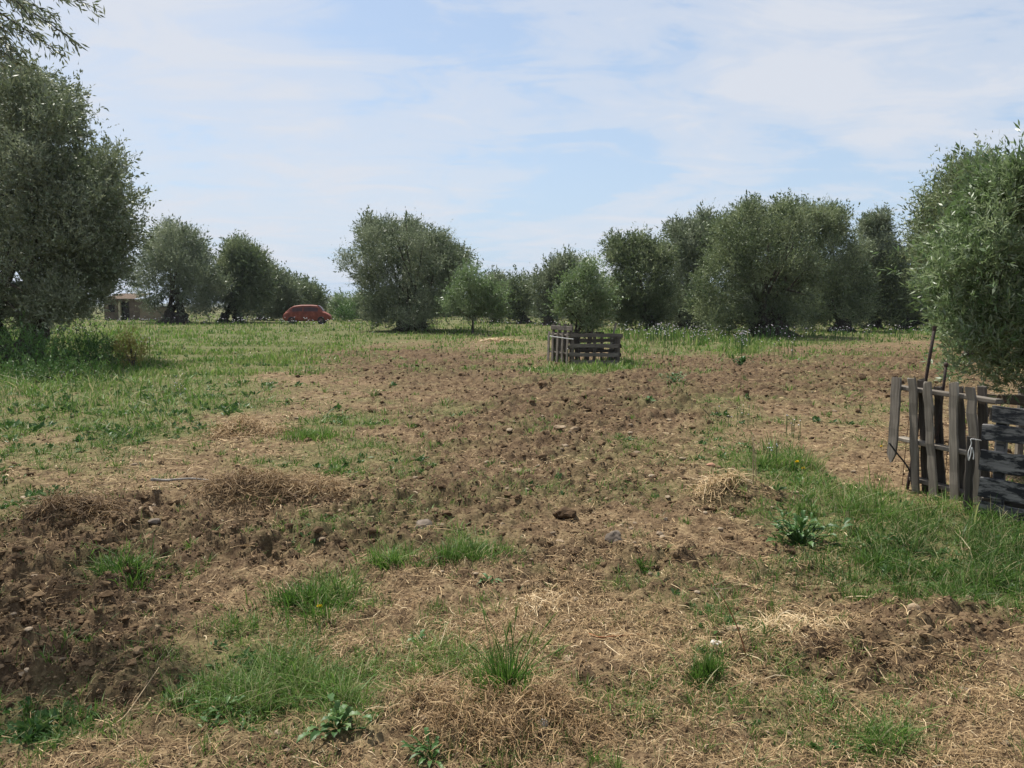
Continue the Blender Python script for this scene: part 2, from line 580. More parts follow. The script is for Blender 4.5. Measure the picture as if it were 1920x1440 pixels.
M['wood'] = mat_wood('weathered_wood', [(.3, (.075, .066, .057)), (.55, (.19, .172, .150)), (.75, (.33, .305, .265))])
M['wood_dark'] = mat_wood('dark_old_wood', [(.3, (.030, .026, .023)), (.55, (.080, .071, .062)), (.75, (.16, .145, .125))])
M['wood_far'] = mat_wood('grey_old_wood', [(.3, (.055, .049, .043)), (.55, (.150, .136, .120)), (.75, (.28, .26, .23))])
M['charcoal'] = mat_wood('charcoal_painted_wood', [(.3, (.014, .015, .018)), (.6, (.030, .032, .037)), (.8, (.055, .057, .062))],
                         (.465, (.085, .083, .081), (.26, .25, .235)), .75)
M['iron'] = mat_noise('dark_rusty_iron', [(.35, (.018, .014, .013)), (.7, (.060, .036, .026))], 30, .8, 4, .3, .3)
M['rust'] = mat_noise('rusty_wire', [(.35, (.05, .026, .016)), (.7, (.12, .06, .035))], 30, .85, 4, .3, .2)
M['rubber'] = mat_noise('black_rubber', [(.3, (.010, .010, .011)), (.7, (.025, .025, .026))], 20, .6, 3, .1, .4)
M['string'] = mat_noise('white_string', [(.3, (.5, .49, .47)), (.7, (.75, .74, .71))], 60, .9, 3, .2, .1)
M['twine'] = mat_noise('tan_twine', [(.3, (.28, .22, .15)), (.7, (.45, .37, .27))], 60, .9, 3, .2, .1)

# ------------------------------------------------------------------ ground: one polar sheet to the horizon
r_near = np.concatenate([np.array([.12, .4, .8, 1.2, 1.5]), 1.75 * np.exp(np.arange(0, 1020) * 0.0042)])
r_far = r_near[-1] * np.exp(np.linspace(0, math.log(9000 / r_near[-1]), 46))[1:]
rr = np.concatenate([r_near, r_far])
ang = np.concatenate([np.linspace(-50, 50, 900), np.linspace(50, 310, 64)[1:-1]])
ang = np.radians(ang)
AA, RRm = np.meshgrid(ang, rr)
gx, gy = (np.sin(AA) * RRm).ravel(), (np.cos(AA) * RRm).ravel()
gh = ground_h(gx, gy)
gh *= 1 - sstep(400, 900, np.hypot(gx, gy))
na, nr = len(ang), len(rr)
ii = np.arange(nr - 1)[:, None] * na
kk = np.arange(na)[None, :]
Fq = np.stack([ii + kk, ii + na + kk, ii + na + (kk + 1) % na, ii + (kk + 1) % na], -1).reshape(-1, 4)
gV = np.stack([gx, gy, gh], 1)
ctr = len(gV)
gV = np.concatenate([gV, [[0, 0, gh[0]]]])
k1 = np.arange(na)
Ft = np.stack([np.full(na, ctr), k1, (k1 + 1) % na], 1)
mg, ms, mt = masks(gV[:, 0], gV[:, 1])
kind(mesh_obj('ground', gV, [Fq, Ft], M['ground'], attrs={'green': mg, 'soil': ms}, smooth=True), 'structure')

# distant hills
m_hill = mat_noise('hill_scrub', [(.35, (.050, .062, .045)), (.7, (.12, .125, .085))], .02, .95, 6, 0, .05)
hx = np.linspace(-2600, 1800, 220)
prof = 3 + 12 * fbm(hx / 420 + 3, hx * 0, 4, 71)
prof += 14 * np.exp(-((hx + 470) / 150) ** 2)
rows = []
for fr, dy in ((0, -260), (.45, -150), (.8, -60), (1.0, 0), (.8, 160), (0, 420)):
    rows.append(np.stack([hx, 2100 + dy + 60 * np.sin(hx / 300), prof * fr - .5 + 1.2 * noise2(hx / 30, hx * 0 + dy, 5) * (fr > 0)], 1))
hV = np.concatenate(rows)
nh = len(hx)
k1 = np.arange(nh - 1)
hF = np.concatenate([np.stack([i * nh + k1, i * nh + k1 + 1, (i + 1) * nh + k1 + 1, (i + 1) * nh + k1], 1) for i in range(5)])
kind(mesh_obj('hills', hV, hF, m_hill, smooth=True), 'structure')


# ------------------------------------------------------------------ trees
def leaves(lobes, n, L, Wd, rng, clump=0.8, shoots=.06, up=.45, inner=.35, per=12, droop=0.0, tws=1.0):
    lobes = np.asarray(lobes, float)
    wts = lobes[:, 3] ** 2
    wts = wts / wts.sum()
    nt = n // per
    k = rng.choice(len(lobes), nt, p=wts)
    d = unit(rng.normal(size=(nt, 3)))
    u = rng.random(nt)
    rad = lobes[k, 3] * np.where(rng.random(nt) < inner, .25 + .6 * u, .78 + .27 * u ** 1.5)
    p = lobes[k, :3] + d * rad[:, None] * np.array((1, 1, .92))
    nz = noise3(p[:, 0] / clump, p[:, 1] / clump, p[:, 2] / clump, 3)
    keep = (nz > .44) | (rng.random(nt) < .12)
    deep = np.zeros(nt, bool)
    for l in lobes:
        deep |= (np.linalg.norm(p - l[:3], axis=1) < l[3] * .55)
    keep &= ~deep | (rng.random(nt) < .5)
    p, d = p[keep], d[keep]
    nt = len(p)
    td = unit(d * .6 + np.array((0, 0, up)) + rng.normal(size=(nt, 3)) * .38)
    tl = L * tws * rng.uniform(2.5, 6.0, nt)
    sh = rng.random(nt) < shoots
    tl = np.where(sh, tl * 1.7, tl)
    t = rng.random((nt, per))
    base = p[:, None] + td[:, None] * (tl[:, None] * t)[..., None]
    base[..., 2] -= droop * (t * tl[:, None]) ** 2
    ld = unit(td[:, None] * .75 + rng.normal(size=(nt, per, 3)) * .48)
    side = unit(np.cross(ld, rng.normal(size=(nt, per, 3)) * .75 + np.array((-.25, .3, .75))))
    s = rng.uniform(.7, 1.2, (nt, per, 1))
    tip = base + ld * L * s
    mid = base + ld * L * s * .45
    w = side * Wd * .5 * s
    V = np.stack([base, mid + w, tip, mid - w], 2).reshape(-1, 3)
    tw = (nz[keep][:, None] - .46) * 1.3 + .18 + rng.random((nt, 1)) * .34 + .26 * rng.random((nt, per))
    tint = np.repeat(np.clip(tw.ravel(), 0, 1), 4)
    Fq_ = np.arange(len(V)).reshape(-1, 4)
    return V, Fq_, tint


TREES = {}


def px_lobes(L, d, rng, base, depth=.75):
    """outline clumps given as seen (px, py, radius in px) become balls of foliage at their real size round the trunk"""
    A = np.array(L, float)
    cx_ = A[:, 0].mean()
    half = max(np.abs(A[:, 0] - cx_).max(), 1) + A[:, 2].mean() * .5
    o = []
    for i, (px, py, r) in enumerate(L):
        room = math.sqrt(max(0.05, 1 - ((px - cx_) / half) ** 2)) * half * depth / F * d
        dy = rng.uniform(-1, 1) * room
        rw = r * 1.05 / F * d
        for sg, sh in ((1, 1.0), (-1, .92)):          # and the same on the far side, so that the crown is as deep as it is wide
            if sg < 0 and abs(dy) < .25 * rw:
                continue
            dd = d + sg * dy
            o.append((X(px, dd, py) - base[0], sg * dy, Z(py, dd) - base[2], rw * sh * dd / d))
    return np.array(o)


def olive(name, label, group, d, lobes, trunk, leaf, cover=1.5, mat='olive', seed=1, cap=90000, clump=None, shoots=.06, limbs=5, cat='tree', depth=.75, gnarl=.35, tws=1.0):
    rng = np.random.default_rng(seed)
    if d > 30:                                       # fine sprays: small leaves, many of them
        leaf, cap = (leaf[0] * .76, leaf[1] * .78), cap * 1.6
    tx, trad = trunk[0], trunk[1]
    bx = X(tx, d, 610)
    base = np.array((bx, d, gz(bx, d) - .03))
    root = empty(name, base, label, cat, group)
    LB = px_lobes(lobes, d, rng, base, depth)
    subs = []
    for l in LB:
        for _ in range(9):
            dv = unit(rng.normal(size=3) + np.array((0, 0, .25)))
            rs = rng.uniform(.22, .40)
            subs.append((*(l[:3] + dv * l[3] * (1.06 - rs) * rng.uniform(.78, 1.0)), l[3] * rs))
    SB = np.array(subs)
    n = int(min(cap * 1.7, cover * 2.05 * (math.pi * LB[:, 3] ** 2).sum() / (.26 * leaf[0] * leaf[1])))
    ex = (LB[:, 3].max())
    V, Fq_, tint = leaves(SB, int(n * .86), leaf[0], leaf[1], rng, (clump or ex * .55) * .85, shoots, .7, .25, tws=tws * (1.3 if d > 30 else 1.0))
    V2_, _f, t2_ = leaves(LB, int(n * .14), leaf[0], leaf[1], rng, clump or ex * .55, shoots, tws=tws)
    V, tint = np.concatenate([V, V2_]), np.concatenate([tint, t2_])
    # big sprays deep inside the crown, their tint lowered to paint in its shade
    LI = LB.copy()
    LI[:, 3] *= .72
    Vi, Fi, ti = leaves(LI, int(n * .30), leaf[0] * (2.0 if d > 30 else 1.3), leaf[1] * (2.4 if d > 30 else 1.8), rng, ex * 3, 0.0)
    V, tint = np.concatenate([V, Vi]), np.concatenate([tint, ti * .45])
    keep = V.reshape(-1, 4, 3)[:, :, 2].min(1) > .12
    V = V.reshape(-1, 4, 3)[keep].reshape(-1, 3)
    tint = tint.reshape(-1, 4)[keep].ravel()
    # wood
    mb = MB()
    order = np.argsort(-LB[:, 3])[:limbs]
    ztop = max(.55, np.min(LB[:, 2] - LB[:, 3] * .35))
    ztop = min(ztop, 2.0 + trad)
    stems = trunk[2] if len(trunk) > 2 else [(0.0, 0.0)]
    for si, (sx, lean) in enumerate(stems):
        sw = rng.normal(size=3) * trad * .3
        pts = bezier((sx, 0, -.15), (sx + lean * .4 + sw[0], sw[1], ztop * .5), (sx + lean, 0, ztop), 9)
        prof_ = trad * np.array([1.75, 1.45, 1.2, 1.05, .97, .95, .98, 1.0, .8])
        mb.add(*tube(pts, prof_, 14, seed + si, gnarl))
        if trad > .2:                                # root flares
            for q in range(5):
                a = q * 1.26 + seed
                e = np.array((sx + math.cos(a) * trad * 2.3, math.sin(a) * trad * 2.3, -.1))
                mb.add(*tube(bezier(e, (sx + math.cos(a) * trad * 1.1, math.sin(a) * trad * 1.1, .1), (sx + math.cos(a) * trad * .5, math.sin(a) * trad * .5, .55 * ztop), 6),
                             trad * np.array([.12, .25, .34, .36, .32, .25]), 8, seed + q, .2))
    for i, l in enumerate(order):
        sx, lean = stems[i % len(stems)]
        c_ = LB[l, :3]
        p0 = np.array((sx + lean, 0, ztop - .1))
        p2 = c_ + np.array((0, 0, LB[l, 3] * .3))
        p1 = p0 * .5 + c_ * .5 + np.array((0, 0, -.1 * np.linalg.norm(c_ - p0))) + rng.normal(size=3) * .1
        mb.add(*tube(bezier(p0, p1, p2, 8), trad * np.array([.60, .42, .32, .25, .19, .14, .10, .06]), 8, seed + i, gnarl * .6))
        for q in range(3):                           # secondary limbs
            s = bezier(p0, p1, p2, 8)[3 + q]
            e = c_ + unit(rng.normal(size=3) + np.array((0, 0, .5))) * LB[l, 3] * .8
            mb.add(*tube(bezier(s, (s + e) / 2 + rng.normal(size=3) * .1, e, 5), trad * np.linspace(.14, .03, 5), 5, q))
    mb.build('trunk', M['bark'], root, True)
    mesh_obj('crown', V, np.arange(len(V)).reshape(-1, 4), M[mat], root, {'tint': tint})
    return root


GR = 'old olive trees round the field'
# -- nearest tree, trunk just outside the view, one branch hanging in overhead
nb_root = empty('olive_tree', (-5.6, 5.2, gz(-5.6, 5.2)), 'olive tree whose drooping leafy branch hangs in front of the open sky', 'tree', GR)
rng = np.random.default_rng(77)
mb = MB()
mb.add(*tube(bezier((0, 0, -.2), (.2, .1, 1.0), (.3, 0, 2.1), 8), .3 * np.array([1.6, 1.3, 1.1, 1, .95, .95, 1, .8]), 12, 3, .35))
crown_l = [(-.3, 0, 4.2, 1.6), (.9, -.4, 3.9, 1.2), (.6, 1.0, 4.4, 1.2), (-1.2, .6, 3.6, 1.2), (-.4, -1.2, 3.6, 1.2), (1.3, -1.2, 3.7, .9), (1.5, .3, 4.5, .8)]
for c_ in crown_l:
    mb.add(*tube(bezier((.3, 0, 2.0), (.3 + c_[0] * .3, c_[1] * .4, 3.0), c_[:3], 7), np.linspace(.16, .03, 7), 7, 2, .2))
LV = [leaves(np.array(crown_l), 42000, .07, .017, rng, .6, .1, .1)]
# hanging sprigs seen against the sky: (start px, py) -> (tip px, py), at their distance
bx0 = np.array((-5.6, 5.2, gz(-5.6, 5.2)))
SPRIGS = [((-120, -90), (70, -40), (184, 18), 4.7), ((-110, -60), (60, 10), (143, 82), 4.6), ((-120, -50), (30, 40), (112, 100), 4.7), ((-120, -40), (-10, 60), (60, 132), 4.8),
          ((-130, -60), (40, -10), (100, 30), 4.9), ((-140, 20), (-40, 60), (40, 122), 4.5), ((-140, -20), (-40, 30), (28, 95), 4.7), ((-100, -80), (20, -30), (60, 40), 4.5),
          ((-130, -30), (-30, 40), (75, 70), 4.8), ((-130, 0), (-50, 80), (10, 128), 4.9), ((-100, -120), (50, -70), (120, -5), 4.8), ((-140, -10), (-60, 20), (18, 60), 4.6)]
hub = np.array((1.6, -.2, 3.9))
for a, b, c_, d in SPRIGS:
    pp = bezier(P3(*a, d) - bx0, P3(*b, d) - bx0, P3(*c_, d) - bx0, 12)
    mb.add(*tube(pp, np.linspace(.008, .0015, 12), 5, 1))
    mb.add(*tube(bezier(hub, (hub + pp[0]) / 2 + np.array((0, 0, .15)), pp[0], 6), np.linspace(.03, .008, 6), 5, 1))
    dense = bezier(P3(*a, d) - bx0, P3(*b, d) - bx0, P3(*c_, d) - bx0, 46)
    tg = unit(np.gradient(dense, axis=0))
    nl = len(dense)
    vv = []
    for rep in range(5):
        off = rng.normal(size=(nl, 3)) * .022 * (rep > 0)
        ld = unit(tg * .8 + rng.normal(size=(nl, 3)) * .5 + np.array((0, 0, -.25)))
        sd_ = unit(np.cross(ld, rng.normal(size=(nl, 3))))
        l_ = rng.uniform(.035, .062, (nl, 1))
        b_ = dense + off
        vv.append(np.stack([b_, b_ + ld * l_ * .5 + sd_ * .0055, b_ + ld * l_, b_ + ld * l_ * .5 - sd_ * .0055], 1))
    vv = np.concatenate(vv).reshape(-1, 3)
    LV.append((vv, None, np.repeat(rng.random(len(vv) // 4), 4)))
mb.build('trunk', M['bark'], nb_root, True)
vv = np.concatenate([l[0] for l in LV])
mesh_obj('crown', vv, np.arange(len(vv)).reshape(-1, 4), M['olive_grey'], nb_root, {'tint': np.concatenate([l[2] for l in LV])})

# -- big tree filling the side of the view
olive('olive_tree', 'tallest dense olive tree, its leafy side fraying out over the weed patch beside the hut', GR, 23.5,
      [(30, 220, 85), (85, 265, 75), (150, 345, 62), (60, 370, 110), (180, 405, 52), (130, 450, 85), (40, 500, 110), (175, 500, 50), (105, 550, 62), (-80, 300, 130),
       (-80, 480, 130), (215, 400, 24), (160, 522, 30), (20, 582, 45), (-45, 585, 64), (95, 578, 34), (215, 450, 40), (195, 500, 42), (20, 165, 45), (95, 200, 28), (110, 235, 40), (190, 340, 28), (235, 425, 18), (205, 455, 30), (245, 378, 13), (262, 404, 9), (226, 330, 13), (208, 300, 15), (140, 188, 15), (78, 150, 13), (120, 215, 18), (250, 450, 12), (228, 520, 14), (196, 540, 24), (120, 585, 26), (178, 566, 24), (198, 556, 15), (150, 588, 20)],
      (15, .36, [(-.3, -.4), (.4, .5)]), (.105, .030), 2.0, 'olive_grey', 11, 230000, .8, .16, 8)
olive('olive_tree', 'young bushy olive tree rising out of the pallet enclosure with the charcoal boards', 'young olive trees', 7.6,
      [(1895, 385, 60), (1845, 445, 58), (1790, 515, 42), (1860, 530, 85), (1808, 605, 52), (1870, 640, 75), (1950, 430, 95), (1985, 590, 130), (1912, 338, 20),
       (1768, 565, 26), (1755, 505, 20), (1868, 352, 26), (1930, 360, 50), (1822, 475, 30), (1935, 520, 100), (1865, 685, 48), (1930, 690, 60), (1812, 650, 34), (1742, 470, 11), (1778, 436, 13), (1838, 382, 13), (1734, 545, 13), (1756, 612, 15), (1792, 702, 20)],
      (1965, .06, [(0, .05), (.12, .2)]), (.068, .0135), 1.1, 'olive_young', 12, 150000, .22, .12, 7, depth=.6, tws=.55)
olive('olive_tree', 'tall grey-green olive tree looming behind the young bushy one in the pallet enclosure', GR, 25,
      [(1800, 380, 60), (1765, 420, 45), (1850, 345, 48), (1755, 480, 42), (1825, 450, 80), (1900, 400, 90), (1790, 550, 55), (1900, 540, 90), (1800, 330, 22), (1735, 440, 22)],
      (1850, .35), (.12, .032), 1.2, 'olive', 13, 100000, 1.0, .1)

# -- the row beside the hut, receding to the car
olive('olive_tree', 'round olive tree on a thick forked trunk in front of the beige wall', GR, 76,
      [(320, 470, 42), (290, 490, 33), (355, 482, 38), (320, 520, 58), (275, 528, 24), (370, 530, 42), (330, 555, 40), (402, 545, 28), (278, 560, 22), (318, 440, 20), (350, 450, 18), (295, 578, 24), (362, 575, 28), (262, 545, 18), (395, 570, 24)],
      (327, .66, [(-.35, -.2), (.4, .3)]), (.20, .062), 1.4, 'olive_grey', 21, 60000)
olive('olive_tree', 'olive tree with two dark leaning trunks, second in the row from the hut', GR, 80,
      [(450, 492, 33), (470, 502, 33), (440, 530, 38), (478, 540, 33), (450, 562, 32), (413, 562, 20), (440, 470, 16), (425, 505, 20), (470, 580, 24), (430, 575, 22), (490, 575, 22)],
      (432, .42, [(-.7, .3), (.75, -.2)]), (.20, .062), 1.4, 'olive', 22, 50000)
olive('olive_tree', 'olive tree half hidden between the two-trunked one and the sloping end of the row', GR, 90,
      [(510, 532, 26), (500, 558, 27), (528, 555, 28), (495, 520, 16), (515, 575, 24), (530, 580, 22), (500, 582, 22), (540, 562, 20)], (489, .4), (.22, .068), 1.4, 'olive_grey', 23, 36000)
olive('olive_tree', 'low olive tree directly behind the red-brown car', GR, 100,
      [(555, 552, 24), (540, 575, 22), (578, 565, 22), (598, 578, 15), (560, 580, 24), (545, 540, 16), (575, 552, 16), (590, 568, 16), (535, 585, 18)], (560, .4), (.24, .072), 1.4, 'olive', 24, 36000)
olive('olive_tree', 'tall spreading olive tree standing alone in front of the open sky', GR, 52,
      [(712, 462, 42), (760, 462, 48), (812, 482, 46), (680, 500, 38), (740, 530, 62), (812, 535, 56), (845, 500, 30), (862, 486, 16), (780, 575, 50), (700, 540, 38), (690, 432, 20),
       (650, 495, 20), (725, 430, 16), (775, 432, 16), (700, 590, 26), (830, 575, 30), (740, 585, 36)],
      (768, .5, [(-.15, -.3), (.3, .4)]), (.135, .042), 1.25, 'olive_grey', 31, 110000, .9, .1, 8)
olive('olive_sapling', 'thin young olive sapling on a bare pale stem beside the lone spreading tree', 'young olive trees', 46,
      [(880, 540, 20), (850, 572, 16), (908, 548, 18), (872, 585, 16), (920, 575, 14), (885, 516, 12), (834, 580, 11), (900, 590, 12), (860, 550, 14), (940, 560, 14), (868, 522, 9), (828, 566, 8), (935, 590, 10)],
      (886, .06), (.12, .034), .8, 'olive_young', 32, 30000, .5, .2, 8, gnarl=.1)
olive('olive_sapling', 'silvery young olive growing inside the small square of pallets', 'young olive trees', 22.6,
      [(1095, 535, 24), (1072, 560, 20), (1118, 555, 20), (1095, 585, 26), (1102, 510, 13), (1060, 585, 16), (1132, 590, 14), (1085, 615, 18), (1110, 615, 16), (1122, 525, 12), (1075, 530, 12), (1050, 570, 9), (1140, 560, 10), (1090, 500, 7), (1112, 498, 6)],
      (1092, .06, [(-.1, -.1), (.1, .15)]), (.075, .02), 1.05, 'olive_young', 33, 60000, .3, .2, 9)
# -- the dark grove on the other side
olive('olive_tree', 'widest dark olive tree of the grove, its crown reaching down to the turned soil', GR, 42.5,
      [(1400, 432, 46), (1470, 430, 42), (1440, 480, 72), (1370, 500, 52), (1350, 558, 48), (1482, 520, 58), (1420, 580, 56), (1500, 575, 42), (1362, 442, 32), (1330, 588, 30),
       (1465, 395, 16), (1410, 400, 20), (1440, 600, 40), (1310, 545, 30), (1380, 602, 32), (1345, 606, 24), (1492, 606, 30), (1320, 565, 36)],
      (1447, .6, [(-.2, -.3), (.3, .3)]), (.125, .040), 1.4, 'olive', 41, 110000, 1.0, .07, 8)
olive('olive_tree', 'dark olive tree with a flat rounded top, merging into the widest one', GR, 52,
      [(1540, 428, 40), (1560, 480, 55), (1522, 520, 48), (1590, 530, 46), (1560, 568, 46), (1505, 412, 26), (1570, 415, 22), (1530, 590, 30), (1510, 590, 32), (1612, 585, 32), (1600, 560, 42)],
      (1578, .5), (.14, .044), 1.4, 'olive', 42, 80000, .9)
olive('olive_tree', 'narrow ragged olive tree with a gap of sky beside its top', GR, 58,
      [(1640, 432, 24), (1652, 465, 26), (1625, 500, 42), (1660, 538, 42), (1620, 560, 42), (1655, 412, 10), (1668, 480, 16), (1612, 592, 28), (1668, 588, 30)],
      (1636, .45), (.15, .046), 1.15, 'olive_grey', 43, 60000, .8, .1)
olive('olive_tree', 'low dark olive tree in the dip beside the narrow ragged one', GR, 57,
      [(1690, 502, 32), (1702, 550, 45), (1725, 485, 24), (1745, 575, 40), (1690, 580, 34), (1790, 590, 40), (1760, 520, 34), (1725, 596, 30), (1680, 600, 24)],
      (1700, .4), (.15, .046), 1.4, 'olive', 44, 50000, .8)
olive('olive_tree', 'olive tree with one leafy knob sticking up above its broad top', GR, 50,
      [(1190, 492, 38), (1156, 465, 18), (1230, 488, 32), (1200, 540, 52), (1178, 580, 40), (1235, 570, 38), (1160, 490, 20), (1195, 465, 18), (1215, 590, 30), (1160, 570, 32), (1180, 596, 24), (1222, 602, 24)],
      (1225, .45), (.14, .044), 1.3, 'olive', 45, 70000, .9, .08)
olive('olive_tree', 'olive tree with a feathery spray on its top', GR, 57,
      [(1298, 450, 34), (1280, 490, 33), (1320, 425, 16), (1290, 540, 42), (1288, 588, 32), (1325, 480, 40), (1270, 440, 16), (1322, 410, 8), (1268, 600, 28), (1312, 602, 28), (1250, 560, 34)],
      (1285, .45), (.15, .046), 1.3, 'olive_grey', 46, 60000, .8, .1)
olive('olive_tree', 'brownish-green olive tree behind the silvery one in the pallet square', GR, 68,
      [(1048, 515, 26), (1020, 540, 26), (1040, 570, 33), (1072, 522, 22), (1065, 498, 12), (1025, 590, 24)], (1030, .45), (.17, .052), 1.3, 'olive_grey', 47, 44000, .8)
olive('olive_tree', 'small dark olive tree nearest to the brownish-green one of the far row', GR, 74,
      [(975, 542, 24), (968, 575, 28), (985, 565, 24), (970, 590, 20), (950, 555, 20)], (985, .45), (.18, .055), 1.4, 'olive', 48, 36000, .8)
olive('olive_tree', 'pale olive tree behind the thin sapling with the bare stem', GR, 78,
      [(928, 538, 20), (948, 548, 18), (915, 575, 26), (945, 575, 26), (900, 560, 24), (925, 592, 20), (890, 585, 22)], (930, .4), (.19, .058), 1.4, 'olive_grey', 49, 36000, .8)
olive('olive_tree', 'low pale olive tree touching the shaded side of the lone spreading tree', GR, 92,
      [(690, 582, 26), (665, 585, 22), (712, 575, 24), (700, 595, 18), (675, 570, 14)], (690, .35), (.22, .066), 1.4, 'olive_young', 50, 26000, .8)
olive('olive_tree', 'small pale olive tree below the bluish hill, beyond the car', GR, 110,
      [(640, 575, 15), (628, 582, 12), (652, 585, 14), (640, 592, 12)], (640, .3), (.25, .075), 1.4, 'olive_young', 51, 14000, .8)
# far row that closes the grove: a few crowns, copied
fars = []
for i, (px, d, r, lab) in enumerate([(a_, b_, c_ * 1.22, d_) for a_, b_, c_, d_ in [(838, 118, 27, 'farthest olive tree seen through the gap under the lone spreading tree'),
                                     (1110, 92, 36, 'farther olive tree seen just behind the silvery one in the pallet square'),
                                     (1255, 96, 40, 'farther olive tree showing low between the knob-topped and the feathery-topped trees'),
                                     (1540, 88, 42, 'farther olive tree in the shade behind the flat-topped one'),
                                     (1625, 105, 40, 'farther olive tree in the shade behind the narrow ragged one'),
                                     (780, 105, 30, 'farther olive tree hidden in the shade behind the lone spreading tree'),
                                     (1015, 112, 32, 'farther olive tree behind the gap in the far row'),
                                     (1420, 100, 44, 'farther olive tree in the shade behind the widest one of the grove'),
                                     (1720, 96, 42, 'farther olive tree seen past the iron rods of the enclosure'),
                                     (1160, 110, 34, 'farther olive tree low beside the knob-topped one')]]):
    if i < 3:
        o = olive('olive_tree', lab, 'farther olive trees of the grove', d,
                  [(px, 572 - r * .2, r * .8), (px - r * .7, 576, r * .7), (px + r * .7, 578, r * .7), (px, 594, r * .6), (px - r * .8, 594, r * .5), (px + r * .8, 594, r * .5), (px + r * .2, 560 - r * .3, r * .45)],
                  (px, .4), (.24, .072), 1.3, ['olive', 'olive_grey', 'olive'][i], 60 + i, 26000, .9)
        fars.append((o, r * d))
    else:
        src, size = fars[i % 3]
        o = src.copy()
        COL.objects.link(o)
        for ch in src.children:
            c_ = ch.copy()
            COL.objects.link(c_)
            c_.parent = o
        x_ = X(px, d, 600)
        o.location = (x_, d, gz(x_, d) - .03)
        o.rotation_euler = (0, 0, i * 1.3)
        s_ = r * d / size
        o.scale = (s_, s_, s_)
        o['label'] = lab


def shrub(name, label, cat, d, lobes, leaf, cover, mat, seed, base_px, group=None, shoots=.1, up=.6):
    rng = np.random.default_rng(seed)
    bx = X(base_px, d, 620)
    base = np.array((bx, d, gz(bx, d) - .02))
    root = empty(name, base, label, cat, group)
    LB = px_lobes(lobes, d, rng, base, .8)
    n = int(cover * (math.pi * LB[:, 3] ** 2).sum() / (.26 * leaf[0] * leaf[1]))
    V, Fq_, tint = leaves(LB, n, leaf[0], leaf[1], rng, LB[:, 3].max() * .5, shoots, up)
    V = V.reshape(-1, 4, 3)
    kp = V[:, :, 2].min(1) > .0
    mesh_obj('foliage', V[kp].reshape(-1, 3), np.arange(kp.sum() * 4).reshape(-1, 4), M[mat], root, {'tint': tint.reshape(-1, 4)[kp].ravel()})
    mb = MB()
    for l in LB[:8]:
        mb.add(*tube(bezier((rng.normal() * .05, rng.normal() * .05, -.05), (l[0] * .5, l[1] * .5, l[2] * .6), l[:3], 6), np.linspace(.025, .006, 6), 6, 1))
    mb.build('stem', M['bark'], root, True)
    return root


M['yellowbush'] = mat_leaf('yellowing_leaves', [(0, (.16, .075, .025)), (.35, (.24, .15, .035)), (1, (.36, .36, .06))], [(0, (.14, .08, .03)), (1, (.26, .23, .07))], .25)
shrub('shrub', 'low grey-green shrub in the shade under the tallest olive tree', 'shrub', 34, [(62, 588, 22), (85, 592, 20), (45, 600, 16), (100, 600, 14), (75, 606, 18)],
      (.10, .035), 1.4, 'olive_grey', 71, 75)
shrub('shrub', 'dark rounded shrub close by the end of the red-brown car', 'shrub', 84, [(645, 588, 11), (640, 597, 11), (651, 598, 11), (646, 580, 7)], (.18, .06), 2.2, 'weed', 72, 646)
shrub('yellowing_bush', 'upright yellow and rust-brown bush at the edge of the weeds', 'bush', 20.6,
      [(245, 645, 15), (232, 655, 13), (255, 660, 15), (245, 675, 17), (240, 632, 8), (252, 684, 13), (225, 648, 8)], (.06, .014), 1.1, 'yellowbush', 73, 248, shoots=.2, up=1.0)
for i, (lab, px, d, lb) in enumerate([
        ('tall dark weeds at the foot of the tallest olive tree', 60, 19.0, [(30, 650, 28), (70, 660, 30), (15, 680, 30), (60, 690, 25), (100, 670, 25)]),
        ('broad patch of dark weeds spreading towards the yellowing bush', 150, 21.5, [(130, 650, 22), (170, 655, 22), (150, 670, 26), (195, 662, 18), (120, 668, 22)]),
        ('low dark weeds touching the yellowing bush', 205, 20.8, [(205, 665, 16), (190, 675, 15), (218, 678, 13), (180, 668, 14)]),
        ('pale-topped weeds in front of the dark weed patch', 120, 17.0, [(110, 700, 22), (150, 700, 18), (80, 705, 22), (50, 715, 24), (20, 720, 26), (180, 705, 16)])]):
    shrub('weed_clump', lab, 'weeds', d, lb, (.075, .022), .95, 'weed', 80 + i, px, 'tall weeds under the tallest olive tree', .2, 1.0)

# ------------------------------------------------------------------ hut and wall
m_plaster = mat_noise('rough_plaster', [(.3, (.085, .066, .048)), (.6, (.15, .12, .088)), (.8, (.21, .175, .135))], 2.2, .95, 8, .4, .1)
m_post = mat_noise('pale_post', [(.3, (.34, .30, .19)), (.7, (.50, .45, .30))], 4, .9, 5, .3, .1)
m_tile = mat_noise('old_roof_tile', [(.3, (.09, .062, .045)), (.55, (.17, .13, .098)), (.8, (.28, .23, .18))], 3, .9, 6, .4, .1)
m_darkdoor = mat_noise('dark_door_wood', [(.3, (.02, .02, .018)), (.7, (.06, .055, .045))], 4, .9, 5, .3, .1)
m_wall = mat_noise('old_wall_plaster', [(.3, (.15, .12, .085)), (.6, (.24, .20, .145)), (.8, (.32, .27, .205))], 1.6, .95, 8, .4, .1)


def box(mb, x0, x1, y0, y1, z0, z1, **at):
    V = np.array([(x, y, z) for x in (x0, x1) for y in (y0, y1) for z in (z0, z1)], float)
    Fb = np.array([(0, 1, 3, 2), (4, 6, 7, 5), (0, 4, 5, 1), (2, 3, 7, 6), (0, 2, 6, 4), (1, 5, 7, 3)])
    mb.add(V, Fb, **at)


